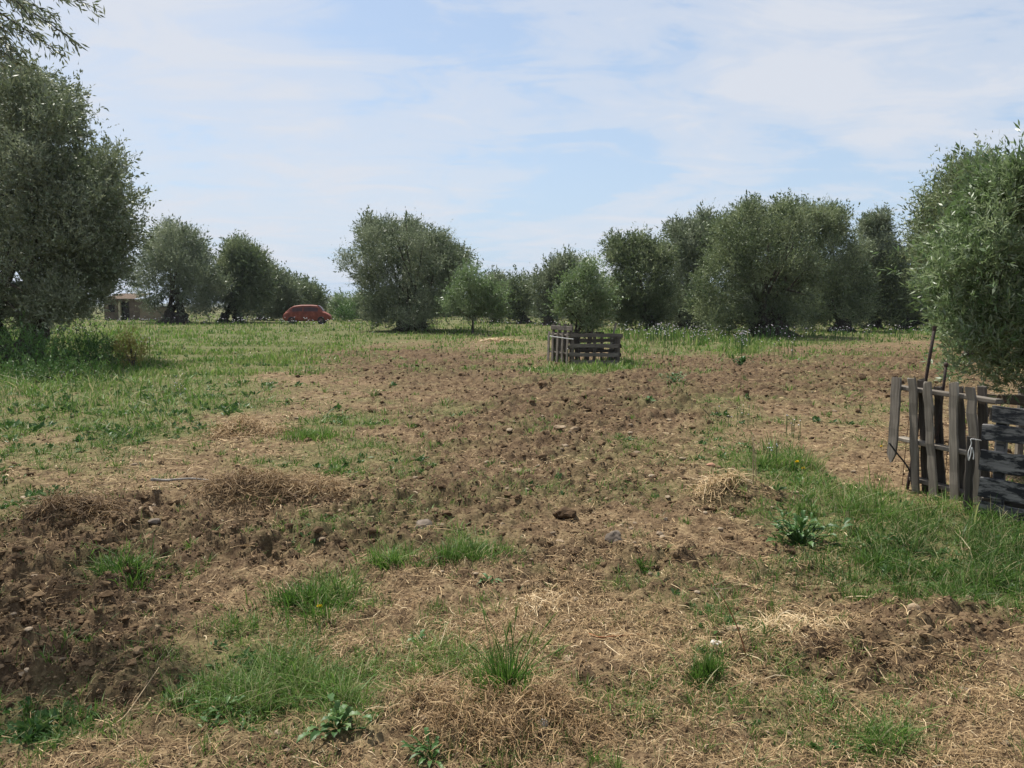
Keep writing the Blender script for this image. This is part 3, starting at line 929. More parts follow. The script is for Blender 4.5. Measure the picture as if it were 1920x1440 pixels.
D = 92.0
hx0 = X(229, D)
hut = empty('hut', (hx0, D, gz(hx0, D)), 'small plastered hut with a tiled roof and a dark open doorway', 'hut')
k = D / F
mb = MB()
box(mb, -34 * k, -26 * k, 0, .3, 0, 2.35)
box(mb, -26 * k, -14 * k, 0, .3, 0, .9)
box(mb, -26 * k, -14 * k, 0, .3, 1.75, 2.35)
box(mb, -14 * k, -7 * k, 0, .3, 0, 2.35)
box(mb, -7 * k, 22 * k, 0, .3, 2.12, 2.35)
box(mb, 13 * k, 22 * k, 0, .3, 0, 2.12)
box(mb, -34 * k, -34 * k + .3, .3, 4, 0, 2.35)
box(mb, 22 * k - .3, 22 * k, .3, 4, 0, 2.35)
box(mb, -34 * k + .3, 22 * k - .3, 3.7, 4, 0, 2.35)
mb.build('wall', m_plaster, hut)
mb = MB()
box(mb, -7 * k, -3.2 * k, -.06, .2, 0, 2.12)
mb.build('door_post', m_post, hut)
mb = MB()
box(mb, 3 * k, 13 * k, .12, .18, 0, 2.08)
mb.build('door', m_darkdoor, hut)
mb = MB()
box(mb, -26 * k, -14 * k, .12, .17, .9, 1.75)
box(mb, -20.4 * k, -19.6 * k, .08, .12, .9, 1.75)
mb.build('window', m_darkdoor, hut)
mb = MB()                                           # tiled lean-to roof: rows of half-round tiles
nt = 26
for i in range(nt):
    x0 = -36 * k + (60 * k) * (i + .5) / nt
    th = np.linspace(0, math.pi, 7)
    rr_ = 30 * k / nt
    ring = np.stack([x0 + np.cos(th) * rr_, th * 0, np.sin(th) * rr_ * .9], 1)
    VV = np.concatenate([ring + (0, -.35 + .12 * (i % 2) * .5, 2.38), ring + (0, 4.3, 3.05)])
    kq = np.arange(6)
    mb.add(VV, np.stack([kq, kq + 1, kq + 8, kq + 7], 1))
box(mb, -36 * k, 24 * k, -.3, 4.3, 2.352, 2.40)
mb.build('roof', m_tile, hut)
D2 = 88.0
wx0, wx1 = X(262, D2), X(312, D2)
garden = empty('wall', ((wx0 + wx1) / 2, D2, gz((wx0 + wx1) / 2, D2)), 'low beige plastered wall running from the hut to the thick forked trunk', 'wall')
w_ = (wx1 - wx0) / 2
mb = MB()
box(mb, -w_ * 1.02, w_ * 1.15, 0, .3, -.2, 1.45)
mb.build('wall_face', m_wall, garden)
mb = MB()
box(mb, -w_ * 1.05, w_ * 1.18, -.05, .35, 1.45, 1.58)
mb.build('coping', m_plaster, garden)

# ------------------------------------------------------------------ the red-brown car
m_paint, N = mat_new('faded_red_brown_paint')
tcn = N.n('ShaderNodeTexCoord')
n = N.n('ShaderNodeTexNoise', {'Vector': tcn.outputs['Object'], 'Scale': 2.6, 'Detail': 6.0, 'Roughness': .6})
finish(N, N.ramp(n.outputs[0], [(.3, (.10, .026, .017)), (.55, (.19, .048, .028)), (.75, (.30, .105, .058))]), .65, .3)
m_glass = mat_noise('dusty_red_window', [(.3, (.032, .011, .010)), (.7, (.065, .022, .018))], 3, .4, 3, 0, .4)
m_rim = mat_noise('dull_rim', [(.3, (.08, .05, .045)), (.7, (.15, .10, .09))], 8, .6, 3, .1, .4)
DC = 72.0
ccx = X(576, DC)
car = empty('parked_car', (ccx, DC, gz(ccx, DC)), 'red-brown hatchback car parked side-on in the grass at the end of the tree row', 'car')
# stations along the length (tail at -x, bonnet at +x): x, floor, belt, roof, half width, roof half width
ST = [(-1.98, .42, .55, .57, .60, .58), (-1.90, .30, .70, .74, .74, .68), (-1.70, .24, .82, .98, .79, .64), (-1.40, .22, .90, 1.21, .80, .61), (-1.05, .22, .92, 1.40, .81, .62),
      (-.50, .22, .93, 1.47, .81, .64), (.30, .22, .93, 1.48, .81, .64), (.90, .22, .92, 1.44, .81, .63), (1.15, .22, .91, 1.28, .80, .62), (1.38, .22, .89, .98, .79, .66),
      (1.62, .24, .82, .87, .77, .66), (1.83, .30, .72, .76, .72, .62), (1.97, .40, .60, .62, .60, .56)]


def section(s):
    x, f, b, r, w, wr = s
    half = [(0, f), (w * .8, f), (w * .97, f + .08), (w, (f + b) / 2), (w * .97, b), (wr + (w * .97 - wr) * .35, b + (r - b) * .6), (wr, b + (r - b) * .9), (wr * .8, r), (0, r + .015)]
    full = [(-a, z) for a, z in half[::-1]][:-1] + half[:-1] if False else half + [(-a, z) for a, z in half[-2:0:-1]]
    return np.array([(x, y, z) for y, z in full])


secs = np.concatenate([section(s) for s in ST])
nsx = len(section(ST[0]))
kq = np.arange(nsx)
Fq = np.concatenate([np.stack([i * nsx + kq, i * nsx + (kq + 1) % nsx, (i + 1) * nsx + (kq + 1) % nsx, (i + 1) * nsx + kq], 1) for i in range(len(ST) - 1)])
Vc = np.concatenate([secs, [secs[:nsx].mean(0)], [secs[-nsx:].mean(0)]])
Fc = np.concatenate([np.stack([np.full(nsx, len(secs)), (kq + 1) % nsx, kq], 1), np.stack([np.full(nsx, len(secs) + 1), (len(ST) - 1) * nsx + kq, (len(ST) - 1) * nsx + (kq + 1) % nsx], 1)])
mesh_obj('body', Vc, [Fq, Fc], m_paint, car)


def car_w(x):
    xs = [s[0] for s in ST]
    return [np.interp(x, xs, [s[j] for s in ST]) for j in range(1, 6)]


for sgn in (-1, 1):
    for x0, x1 in ((-1.15, -.32), (-.20, .98)):     # side windows follow the body, a little proud of it
        mb = MB()
        xs = np.linspace(x0, x1, 7)
        lo, hi = [], []
        for x in xs:
            f, b, r, w, wr = car_w(x)
            tb = .10
            lo.append((x, sgn * (wr + (w * .97 - wr) * (1 - tb) + .012), b + (r - b) * .10))
            hi.append((x, sgn * (wr + (w * .97 - wr) * .30 + .015), b + (r - b) * .68))
        VV = np.array(lo + hi)
        VV = np.concatenate([VV, VV + (0, -sgn * .03, 0)])
        q = np.arange(6)
        Fw = np.concatenate([np.stack([q, q + 1, q + 8, q + 7], 1), np.stack([q + 14, q + 21, q + 22, q + 15], 1), np.stack([q, q + 14, q + 15, q + 1], 1), np.stack([q + 7, q + 8, q + 22, q + 21], 1),
                             [[0, 7, 21, 14], [6, 20, 27, 13]]])
        mb.add(VV, Fw)
        mb.build('window', m_glass, car)
    mb = MB()
    f, b, r, w, wr = car_w(.12)
    box(mb, .02, .16, sgn * (w + .0) - .015, sgn * (w + .0) + .02, .74, .77)
    mb.build('door_handle', m_rim, car)
for xw in (-1.22, 1.22):
    for sgn in (-1, 1):
        wh = bpy.data.objects.new('wheel', None)
        COL.objects.link(wh)
        wh.parent = car
        wh.location = (xw, sgn * .73, .29)
        th = np.linspace(0, 2 * math.pi, 25)[:-1]
        prof_ = [(.17, -.08), (.27, -.09), (.30, -.06), (.30, .06), (.27, .09), (.17, .08)]
        VV = np.array([(math.cos(t) * r_, y_, math.sin(t) * r_) for r_, y_ in prof_ for t in th])
        q = np.arange(24)
        FF = np.concatenate([np.stack([i * 24 + q, i * 24 + (q + 1) % 24, ((i + 1) % 6) * 24 + (q + 1) % 24, ((i + 1) % 6) * 24 + q], 1) for i in range(6)])
        mesh_obj('tyre', VV, FF, M['rubber'], wh, smooth=True)
        V_, F_ = tube([(0, -.07, 0), (0, -.03, 0), (0, .03, 0), (0, .07, 0)], [.10, .172, .172, .10], 20)
        mesh_obj('rim', V_, F_, m_rim, wh)
mb = MB()
box(mb, 1.9, 2.02, -.6, .6, .36, .50)
mb.build('bumper', m_paint, car)
for sgn in (-1, 1):
    V_, Fa_ = ico(2)
    mesh_obj('headlight', V_ * (.05, .13, .08) + (1.84, sgn * .50, .66), Fa_, m_rim, car, smooth=True)
mb = MB()
xs = [(.93, 1.42), (1.16, 1.27), (1.36, 1.0)]
VV = []
for x, z in xs:
    f, b, r, w, wr = car_w(x)
    VV += [(x + .03, -wr * .86, z + .035), (x + .03, wr * .86, z + .035)]
VV = np.array(VV)
VV = np.concatenate([VV, VV - (.03, 0, .03)])
mb.add(VV, np.array([[0, 1, 3, 2], [2, 3, 5, 4], [6, 8, 9, 7], [8, 10, 11, 9], [0, 6, 7, 1], [4, 5, 11, 10], [0, 2, 8, 6], [2, 4, 10, 8], [1, 7, 9, 3], [3, 9, 11, 5]]))
mb.build('windscreen', m_glass, car)
car.rotation_euler = (0, 0, R(6))
car.scale = (1.04, 1.0, 1.14)


# ------------------------------------------------------------------ boards and pallets
def board(mb, p0, p1, wdir, w, t, seed, nseg=10, w1=None, chip=.006, point=0.0):
    """one sawn board from p0 to p1; wdir = direction of its width; edges slightly uneven, ends chipped"""
    p0, p1 = np.asarray(p0, float), np.asarray(p1, float)
    L = np.linalg.norm(p1 - p0)
    a = (p1 - p0) / L
    wd = np.asarray(wdir, float)
    wd = unit(wd - a * (wd @ a))
    td = np.cross(a, wd)
    rng = np.random.default_rng(seed)
    w1 = w1 or w
    bow = rng.normal() * .006
    V, B = [], []
    c = min(t, w) * .18
    for i in range(nseg + 1):
        s = i / nseg
        ww = (w + (w1 - w) * s) * .5
        if point and i == nseg:
            ww *= point
        o = p0 + a * (s * L) + wd * (bow * math.sin(s * math.pi) + rng.normal() * chip * .3) + td * rng.normal() * chip * .2
        j = rng.normal(size=2) * chip * .5
        for (u, v) in ((-ww + c, -t / 2), (ww - c, -t / 2), (ww + j[0], -t / 2 + c), (ww + j[0], t / 2 - c), (ww - c, t / 2), (-ww + c, t / 2), (-ww + j[1], t / 2 - c), (-ww + j[1], -t / 2 + c)):
            e = rng.normal() * chip if i in (0, nseg) else 0
            V.append(o + wd * u + td * v + a * e)
            B.append((s * L + seed * 3.17, u, seed * 1.31))
    q = np.arange(8)
    Fq = np.concatenate([np.stack([i * 8 + q, i * 8 + (q + 1) % 8, (i + 1) * 8 + (q + 1) % 8, (i + 1) * 8 + q], 1) for i in range(nseg)])
    n8 = nseg * 8
    caps = np.array([[7, 6, 5, 4, 3, 2, 1, 0], [n8 + i for i in range(8)]])
    mb.add(V, [Fq, caps], bco=np.array(B))


def one_board(name, parent, mat, *a, **kw):
    mb = MB()
    board(mb, *a, **kw)
    o = mb.build(name, M[mat], parent)
    return o


Zv = np.array((0, 0, 1.0))
# pallet with upright slats (runs away from the camera); local origin at its near bottom end
A0 = np.array((3.80, 6.30))
A1 = np.array((3.50, 7.10))
ua = np.array((*(A1 - A0), 0.0))
LA = np.linalg.norm(ua)
ua = ua / LA
nrm = np.array((-ua[1], ua[0], 0))                  # towards the open field
if nrm[0] > 0:
    nrm = -nrm
pa = np.array((A0[0], A0[1], gz(*A0)))
pal = empty('wooden_pallet', pa, 'grey weathered pallet standing on edge with upright slats in two layers', 'pallet', 'pallets fencing the young olive beside the long grass')
lean = nrm * .085 + ua * .03                        # the top leans out over the grass
for j, s in enumerate((.03, .27, .50, .72)):
    b = ua * (s * LA * 1.02 + .01)
    lean_j = lean + ua * (.012, -.012, .015, -.008)[j] + nrm * (.02, -.01, .015, 0)[j]
    one_board('slat', pal, 'wood', b + nrm * .055 + (0, 0, -.08), b + nrm * .055 + lean_j + (0, 0, .955 + .022 * (j % 2)), ua, .078, .020, 101 + j, chip=.009)
for j, s in enumerate((.07, .31, .54, .74)):
    b = ua * (s * LA * 1.02)
    one_board('slat', pal, 'wood_dark', b - nrm * .06 + (0, 0, -.05), b - nrm * .06 + lean + (0, 0, .955 - .02 * (j % 3)), ua, .074, .02, 111 + j, chip=.009)
brk = one_board('slat', pal, 'wood', ua * LA * .93 + nrm * .06 + lean + (0, 0, .97), ua * LA * .97 + nrm * .16 + (0, 0, .22), ua, .10, .02, 120, point=.15)
brk['label'] = 'broken slat hanging loose with a pointed end'
for j, (z, e0, e1) in enumerate(((.86, -.16, 1.0), (.40, .02, .98), (.06, .0, .85))):
    o = lean * z / .95
    one_board('stringer', pal, 'wood', ua * (e0 * LA) + o + (0, 0, z), ua * (e1 * LA) + o + (0, 0, z + .02), nrm, .088, .035, 130 + j)

# charcoal pallet with level boards (nearest, runs out of the view)
B0 = np.array((3.575, 6.02))
B1 = np.array((4.325, 5.30))
ub = np.array((*(B1 - B0), 0.0))
LBn = np.linalg.norm(ub)
ub = ub / LBn
nb_ = np.array((-ub[1], ub[0], 0))
if nb_[1] > 0:
    nb_ = -nb_                                       # towards the camera
pb = np.array((B0[0], B0[1], gz(*B0)))
palb = empty('wooden_pallet', pb, 'charcoal painted pallet with worn level boards at the edge of the view', 'pallet', 'pallets fencing the young olive beside the long grass')
for j, (z, s0, w, tl) in enumerate(((.795, .06, .125, 0), (.655, .0, .12, -.012), (.44, .0, .155, -.01), (.235, .0, .15, -.02), (.06, .0, .14, -.05))):
    one_board('board', palb, 'charcoal', ub * s0 + nb_ * .055 + (0, 0, z), ub * LBn + nb_ * .055 + (0, 0, z + tl), Zv, w, .022, 141 + j)
for j, s in enumerate((.11, .52, .93)):
    one_board('stringer', palb, 'charcoal', ub * (s * LBn) + (0, 0, -.06), ub * (s * LBn) + (0, 0, .84), nb_, .085, .075, 150 + j)
for j, z in enumerate((.78, .42, .10)):
    one_board('board', palb, 'wood_dark', ub * .02 - nb_ * .056 + (0, 0, z), ub * LBn - nb_ * .056 + (0, 0, z), Zv, .10, .02, 160 + j)
# post that ties the two together
one_board('stringer', palb, 'wood_dark', np.array((-.055, .06, -.05)), np.array((-.065, .06, .60)), ub, .055, .05, 170)

# far side of the enclosure
C0, C1 = P3(1838, 745, 8.3), P3(2010, 752, 7.9)
cc = np.array((C0[0], C0[1], gz(C0[0], C0[1])))
palc = empty('wooden_pallet', cc, 'grey pallet behind the young olive, only its top board showing over the charcoal one', 'pallet', 'pallets fencing the young olive beside the long grass')
uc = np.array((C1[0] - C0[0], C1[1] - C0[1], 0))
for j, z in enumerate((C0[2] - .01 - cc[2], .45, .2)):
    one_board('board', palc, 'wood_far', (0, 0, z), uc + (0, 0, z - .0), Zv, .10, .022, 180 + j)
for j, s in enumerate((.06, .5, .95)):
    one_board('stringer', palc, 'wood_far', uc * s + (0, .05, -.05), uc * s + (0, .05, .72), (0, 1, 0), .07, .06, 185 + j)


def strand(name, label, cat, pts, rad, mat, n=24, group=None, segs=7):
    pts = np.asarray(pts, float)
    t = np.linspace(0, 1, len(pts))
    tt = np.linspace(0, 1, n)
    sm = np.stack([np.interp(tt, t, pts[:, i]) for i in range(3)], 1)
    for _ in range(2):
        sm[1:-1] = (sm[:-2] + 2 * sm[1:-1] + sm[2:]) / 4
    V_, F_ = tube(sm - pts[0], np.full(n, rad), segs)
    return tag(mesh_obj(name, V_, F_, mat, smooth=True, loc=pts[0]), label, cat, group)


# iron rods driven in behind the slats
top, bot = P3(1752, 618, 7.0), P3(1736, 712, 7.0)
bot2 = bot + (bot - top) / (top[2] - bot[2]) * (bot[2] + .15)
rod = empty('iron_rod', (bot2[0], bot2[1], 0), 'tall dark iron rod leaning up behind the upright slats', 'rod', 'iron rods of the enclosure')
o0 = np.array((bot2[0], bot2[1], 0))
V_, F_ = tube(np.linspace(bot2 - o0, top - o0, 8), np.full(8, .014), 8)
mesh_obj('shaft', V_, F_, M['iron'], rod, smooth=True)
V_, F_ = tube([top - o0 + (0, 0, -.01), top - o0 + (0, 0, .03)], [.017, .017], 8)
mesh_obj('cap', V_, F_, M['iron'], rod)
top, bot = P3(1774, 684, 6.75), P3(1769, 725, 6.75)
bot2 = bot + (bot - top) / (top[2] - bot[2]) * (bot[2] + .15)
o0 = np.array((bot2[0], bot2[1], 0))
rod = empty('iron_rod', o0, 'short dark iron rod with a knob on top behind the upright slats', 'rod', 'iron rods of the enclosure')
V_, F_ = tube(np.linspace(bot2 - o0, top - o0, 8), np.full(8, .012), 8)
mesh_obj('shaft', V_, F_, M['iron'], rod, smooth=True)
V_, F_ = ico(2)
mesh_obj('knob', V_ * (.019, .019, .024) + (top - o0), F_, M['iron'], rod, smooth=True)
# rusty welded mesh behind the slats
mb = MB()
w0 = P3(1702, 722, 7.2)
w0 = np.array((w0[0], w0[1], 0))
uw = unit(np.array((A0[0] + .22 - w0[0], A0[1] + .1 - w0[1], 0)))
for i in range(7):
    p = uw * (.012 + .13 * i)
    mb.add(*tube([p + (-.02, 0, -.05), p + (.0, 0, .4), p + (.035, 0, .86)], [.003] * 3, 6))
for i in range(7):
    z = .08 + .128 * i
    o = np.array((-.02 + .055 * z, 0, z))
    mb.add(*tube([o - uw * .05, o + uw * .4, o + uw * .85], [.0028] * 3, 6))
tag(mb.build('wire_mesh', M['rust'], None, True, (w0[0], w0[1], gz(w0[0], w0[1]))), 'rusty square wire mesh fixed behind the upright slats', 'wire mesh')
d = 6.95
strand('cable', 'black bent cable sticking out below the broken slat', 'cable', [P3(1667, 830, d), P3(1680, 848, d), P3(1697, 868, d), P3(1707, 885, d), P3(1709, 905, d), P3(1712, 925, d)], .0075, M['rubber'])
d = 6.02
strand('string', 'white string knotted round the post between the grey and charcoal pallets', 'string',
       [P3(1840, 826, d), P3(1819, 822, d), P3(1822, 832, d), P3(1815, 848, d), P3(1816, 866, d), P3(1820, 852, d), P3(1822, 836, d), P3(1826, 852, d), P3(1825, 862, d)], .0035, M['string'], 44)
d = 8.2
strand('twine_loop', 'tan twine loop over the top board behind the charcoal pallet', 'twine', [P3(1870, 758, d), P3(1868, 744, d), P3(1873, 738, d - .03), P3(1879, 744, d - .04), P3(1881, 758, d - .03)], .006, M['twine'])

# small pallet square round the silvery young olive
GP = 'pallets round the silvery young olive'
d = 21.3
k = d / F
f0 = P3(1070, 688, d)
f0 = np.array((f0[0], f0[1], gz(f0[0], f0[1])))
pf = empty('wooden_pallet', f0, 'dark pallet with level boards facing the field in the small square', 'pallet', GP)
w = 97 * k
ux = np.array((1, .06, 0))
h_ = .84
for j, (z, a, b, wd) in enumerate(((.795, .0, 1.0, .095), (.52, -.02, .92, .10), (.29, -.03, .93, .10), (.08, .05, .90, .11))):
    one_board('board', pf, 'wood_far', ux * (a * w) + (0, -.05, z), ux * (b * w) + (0, -.05, z - .01), Zv, wd, .02, 201 + j, chip=.01)
for j, s in enumerate((.035, .46, .88)):
    one_board('stringer', pf, 'wood_dark', ux * (s * w) + (0, 0, -.05), ux * (s * w) + (0, 0, .78), (0, 1, 0), .09, .075, 210 + j)
for j, z in enumerate((.66, .38)):
    one_board('board', pf, 'wood_dark', ux * (.16 * w if j < 2 else .0) + (0, .055, z), ux * (.90 * w) + (0, .055, z), Zv, .085, .02, 220 + j, chip=.01)
# side pallet of upright slats
d0, d1 = 21.4, 22.6
s0, s1 = P3(1070, 684, d0), P3(1033, 678, d1)
s0 = np.array((s0[0] - .03, s0[1], gz(s0[0], s0[1])))
us = np.array((s1[0] - s0[0], s1[1] - s0[1], 0))
ps = empty('wooden_pallet', s0, 'grey pallet with tall upright slats making the near side of the small square', 'pallet', GP)
ns_ = unit(np.array((-us[1], us[0], 0)))
if ns_[0] > 0:
    ns_ = -ns_
ln = ns_ * .02 + us * -.05
for j, s in enumerate((.02, .28, .54, .80, 1.02)):
    one_board('slat', ps, 'wood_far', us * s + ns_ * .07 + (0, 0, -.05), us * s + ns_ * .07 + (.02, 0, .86), us, .13, .022, 231 + j, chip=.01)
for j, s in enumerate((.06, .36, .66, .98)):
    one_board('slat', ps, 'wood_dark', us * s - ns_ * .07 + (0, 0, -.05), us * s - ns_ * .07 + (.0, 0, 1.09), us, .16, .022, 240 + j, chip=.01)
for j, (z, n_) in enumerate(((.98, -.05), (.80, .0), (.30, .0))):
    one_board('stringer', ps, 'wood_far', us * -.05 + ns_ * n_ + (0, 0, z), us * 1.08 + ns_ * n_ + (0, 0, z), Zv if j == 0 else ns_, .12 if j == 0 else .09, .04, 250 + j, chip=.01)
# back and far side of the square
b0 = np.array((s1[0] + .1, s1[1] + .35, gz(s1[0], s1[1] + .3)))
pk = empty('wooden_pallet', b0, 'dark pallet closing the back of the small square, seen through the front boards', 'pallet', GP)
for j, z in enumerate((.78, .58, .38, .18)):
    one_board('board', pk, 'wood_dark', (0, 0, z), (w * 1.05, .1, z), Zv, .10, .02, 260 + j)
for j, s in enumerate((.05, .5, .95)):
    one_board('stringer', pk, 'wood_dark', (w * 1.05 * s, .06, -.05), (w * 1.05 * s, .06, .82), (0, 1, 0), .08, .07, 266 + j)
e0 = f0 + ux * w * .99 + np.array((0, .12, 0))
pe = empty('wooden_pallet', e0, 'dark pallet seen almost edge-on at the far corner of the small square', 'pallet', GP)
ue = np.array((-.08, 1.1, 0))
for j, z in enumerate((.74, .5, .26, .08)):
    one_board('board', pe, 'wood_dark', (0, 0, z), ue + (0, 0, z), Zv, .10, .02, 270 + j)
for j, s in enumerate((.04, .5, .95)):
    one_board('stringer', pe, 'wood_far', ue * s + (-.05, 0, -.05), ue * s + (-.05, 0, .80), (1, 0, 0), .08, .07, 276 + j)
q0, q1 = P3(1147, 640, 21.9), P3(1155, 606, 21.9)
q0b = q0 + (q0 - q1) / (q1[2] - q0[2]) * (q0[2] + .1)
mb = MB()
board(mb, np.zeros(3), q1 - q0b, (1, 0, 0), .045, .03, 290)
tag(mb.build('stake', M['wood'], None, False, q0b), 'thin leaning wooden stake behind the front pallet of the small square', 'stake')
strand('twine', 'pale twine tied along the tall slats of the small square', 'twine', [P3(1031, 630, 21.2), P3(1050, 633, 21.1), P3(1066, 635, 21.1), P3(1075, 636, 21.1)], .012, M['string'])

# ------------------------------------------------------------------ loose stuff on the field
rng = np.random.default_rng(5)


def field_points(n, x0=-380, x1=2300, y0=640, y1=1620, seed=0):
    r_ = np.random.default_rng(seed)
    px, py = r_.uniform(x0, x1, n), r_.uniform(y0, y1, n)
    x, y, z = ray(px, py)
    kk_ = -CAMZ / z
    return x * kk_, y * kk_, px, py


def lumps(name, x, y, size, mat, seed, level=1, sink=.35, flat=.7, nvar=16, angular=False, rough=.7, tshift=0.0):
    r_ = np.random.default_rng(seed)
    V0 = [rock(seed + i, level, flat, rough, angular)[0] for i in range(nvar)]
    Fa = ico(level)[1]
    n = len(x)
    kx = r_.integers(0, nvar, n)
    base = np.array(V0)[kx]
    a = r_.uniform(0, 2 * math.pi, n)
    ca, sa = np.cos(a)[:, None], np.sin(a)[:, None]
    st = r_.uniform(.75, 1.35, (n, 1))
    VX = (base[:, :, 0] * st * ca - base[:, :, 1] * sa) * size[:, None]
    VY = (base[:, :, 0] * st * sa + base[:, :, 1] * ca) * size[:, None]
    VZ = base[:, :, 2] * size[:, None]
    z = ground_h(x, y) + size * flat * (1 - sink * 2)
    V = np.stack([VX + x[:, None], VY + y[:, None], VZ + z[:, None]], 2).reshape(-1, 3)
    nv = base.shape[1]
    Ff = (np.arange(n)[:, None, None] * nv + Fa[None]).reshape(-1, 3)
    tn = np.repeat(np.clip(r_.normal(.42, .24, n) + tshift, 0, 1), nv)
    return kind(mesh_obj(name, V, Ff, mat, attrs={'tint': tn}, smooth=not angular), 'stuff')


x, y, px, py = field_points(60000, seed=1)
g, s, t = masks(x, y)
keep = rng.random(len(x)) < np.clip(.12 + .95 * s, 0, 1) * .60 * (1 - .6 * np.clip(g, 0, 1))
x, y, s = x[keep], y[keep], s[keep]
r_ = np.hypot(x, y)
size = (.005 + .026 * rng.random(len(x)) ** 4.5) * np.clip(r_ / 5, .8, 3.2) * (.7 + .4 * np.clip(s, 0, 1))
lumps('soil_clods', x, y, size, M['lump'], 300, 2, .42, .7, 24, True, .75, .02)
x, y, px, py = field_points(170000, seed=7)
g, s, t = masks(x, y)
keep = rng.random(len(x)) < np.clip(.25 + .7 * s, 0, 1) * .8 * (1 - .6 * np.clip(g, 0, 1))
x, y = x[keep], y[keep]
size = (.0025 + .007 * rng.random(len(x)) ** 2.5) * np.clip(np.hypot(x, y) / 5, .8, 4.5)
lumps('soil_crumbs', x, y, size, M['lump'], 340, 1, .35, .8, 24, False, .9, .22)
x, y, px, py = field_points(16000, y0=660, seed=2)
g, s, t = masks(x, y)
patch = fbm(x * .8 + 7, y * .8, 3, 15)
cen = np.exp(-((px - 1080) / 330) ** 2 - ((py - 900) / 170) ** 2)
keep = rng.random(len(x)) < np.clip(.05 + .45 * cen + .5 * (patch - .45), 0, 1) * (1 - .8 * np.clip(g, 0, 1)) * .55
x, y = x[keep], y[keep]
size = (.004 + .020 * rng.random(len(x)) ** 2.6) * np.clip(np.hypot(x, y) / 5, .8, 2.0)
lumps('pebbles', x, y, size, M['pebble'], 400, 2, .3, .6, 16, True, .4)


def strips(x, y, z, ang_, Ls, Ws, arch, rise, rngs, bend=.5):
    """thin curved strips lying about: three joints each"""
    n = len(x)
    ca, sa = np.cos(ang_), np.sin(ang_)
    b2 = rngs.normal(size=n) * bend
    ts = [0, .34, .68, 1.0]
    P = []
    cxp, cyp = x.copy(), y.copy()
    hdg = ang_.copy()
    V = []
    prev = 0
    for i, tt in enumerate(ts):
        step = (tt - prev) * Ls
        cxp = cxp + np.cos(hdg) * step
        cyp = cyp + np.sin(hdg) * step
        hdg = hdg + b2 * (tt - prev)
        prev = tt
        zz_ = z + arch * 4 * tt * (1 - tt) + rise * tt
        nx, ny = -np.sin(hdg) * Ws * .5, np.cos(hdg) * Ws * .5
        tilt = rngs.normal(size=n) * .3 * Ws
        V.append(np.stack([cxp + nx, cyp + ny, zz_ + tilt], 1))
        V.append(np.stack([cxp - nx, cyp - ny, zz_ - tilt], 1))
    V = np.stack(V, 1)
    nv = 8
    idx = np.arange(n)[:, None] * nv
    Fs = np.concatenate([idx + np.array([[2 * i, 2 * i + 1, 2 * i + 3, 2 * i + 2]]) for i in range(3)])
    return V.reshape(-1, 3), Fs, nv


x, y, px, py = field_points(520000, seed=3)
g, s, t = masks(x, y)
keep = rng.random(len(x)) < np.clip(t, 0, 1.1) * (.12 + .75 * np.clip((fbm(x * 3.1, y * 3.1, 3, 90) - .36) * 3.2, 0, 1)) * .62 * (1 - .55 * np.clip(g, 0, 1))
x, y = x[keep], y[keep]
n = len(x)
r_ = np.hypot(x, y)
L_ = rng.uniform(.018, .075, n) * np.where(rng.random(n) < .13, 2.9, 1) * np.clip(r_ / 6, .9, 2.5)
W_ = np.maximum(.0018, r_ * .00058) * rng.uniform(.5, 1.4, n)
V, Fs, nv = strips(x, y, ground_h(x, y) + .004 + rng.random(n) * .014, rng.uniform(0, 6.28, n), L_, W_, rng.random(n) * .012, rng.normal(size=n) * .012, rng, .9)
tint = np.repeat(np.clip(rng.normal(.44, .27, n), 0, 1), nv)
kind(mesh_obj('straw_litter', V, Fs, M['straw'], attrs={'tint': tint}), 'stuff')


def blades(x, y, z, hgt, wid, rngs, lean_=.45, az=None):
    n = len(x)
    az = rngs.uniform(0, 6.283, n) if az is None else az
    ln_ = np.abs(rngs.normal(size=n)) * lean_ + .08
    dx, dy = np.cos(az), np.sin(az)
    fa = rngs.uniform(0, 6.283, n)
    wx_, wy_ = np.cos(fa) * wid * .5, np.sin(fa) * wid * .5
    V = []
    for tt, ws in ((0, .75), (.4, 1.0), (.75, .7), (1.0, .08)):
        off = hgt * ln_ * tt ** 1.8
        zz_ = z + hgt * tt * (1 - .30 * np.minimum(ln_, 1.3) * tt) - .005
        cx_, cy_ = x + dx * off, y + dy * off
        V.append(np.stack([cx_ - wx_ * ws, cy_ - wy_ * ws, zz_], 1))
        V.append(np.stack([cx_ + wx_ * ws, cy_ + wy_ * ws, zz_], 1))
    V = np.stack(V, 1)
    idx = np.arange(n)[:, None] * 8
    Fs = np.concatenate([idx + np.array([[2 * i, 2 * i + 1, 2 * i + 3, 2 * i + 2]]) for i in range(3)])
    return V.reshape(-1, 3), Fs, 8


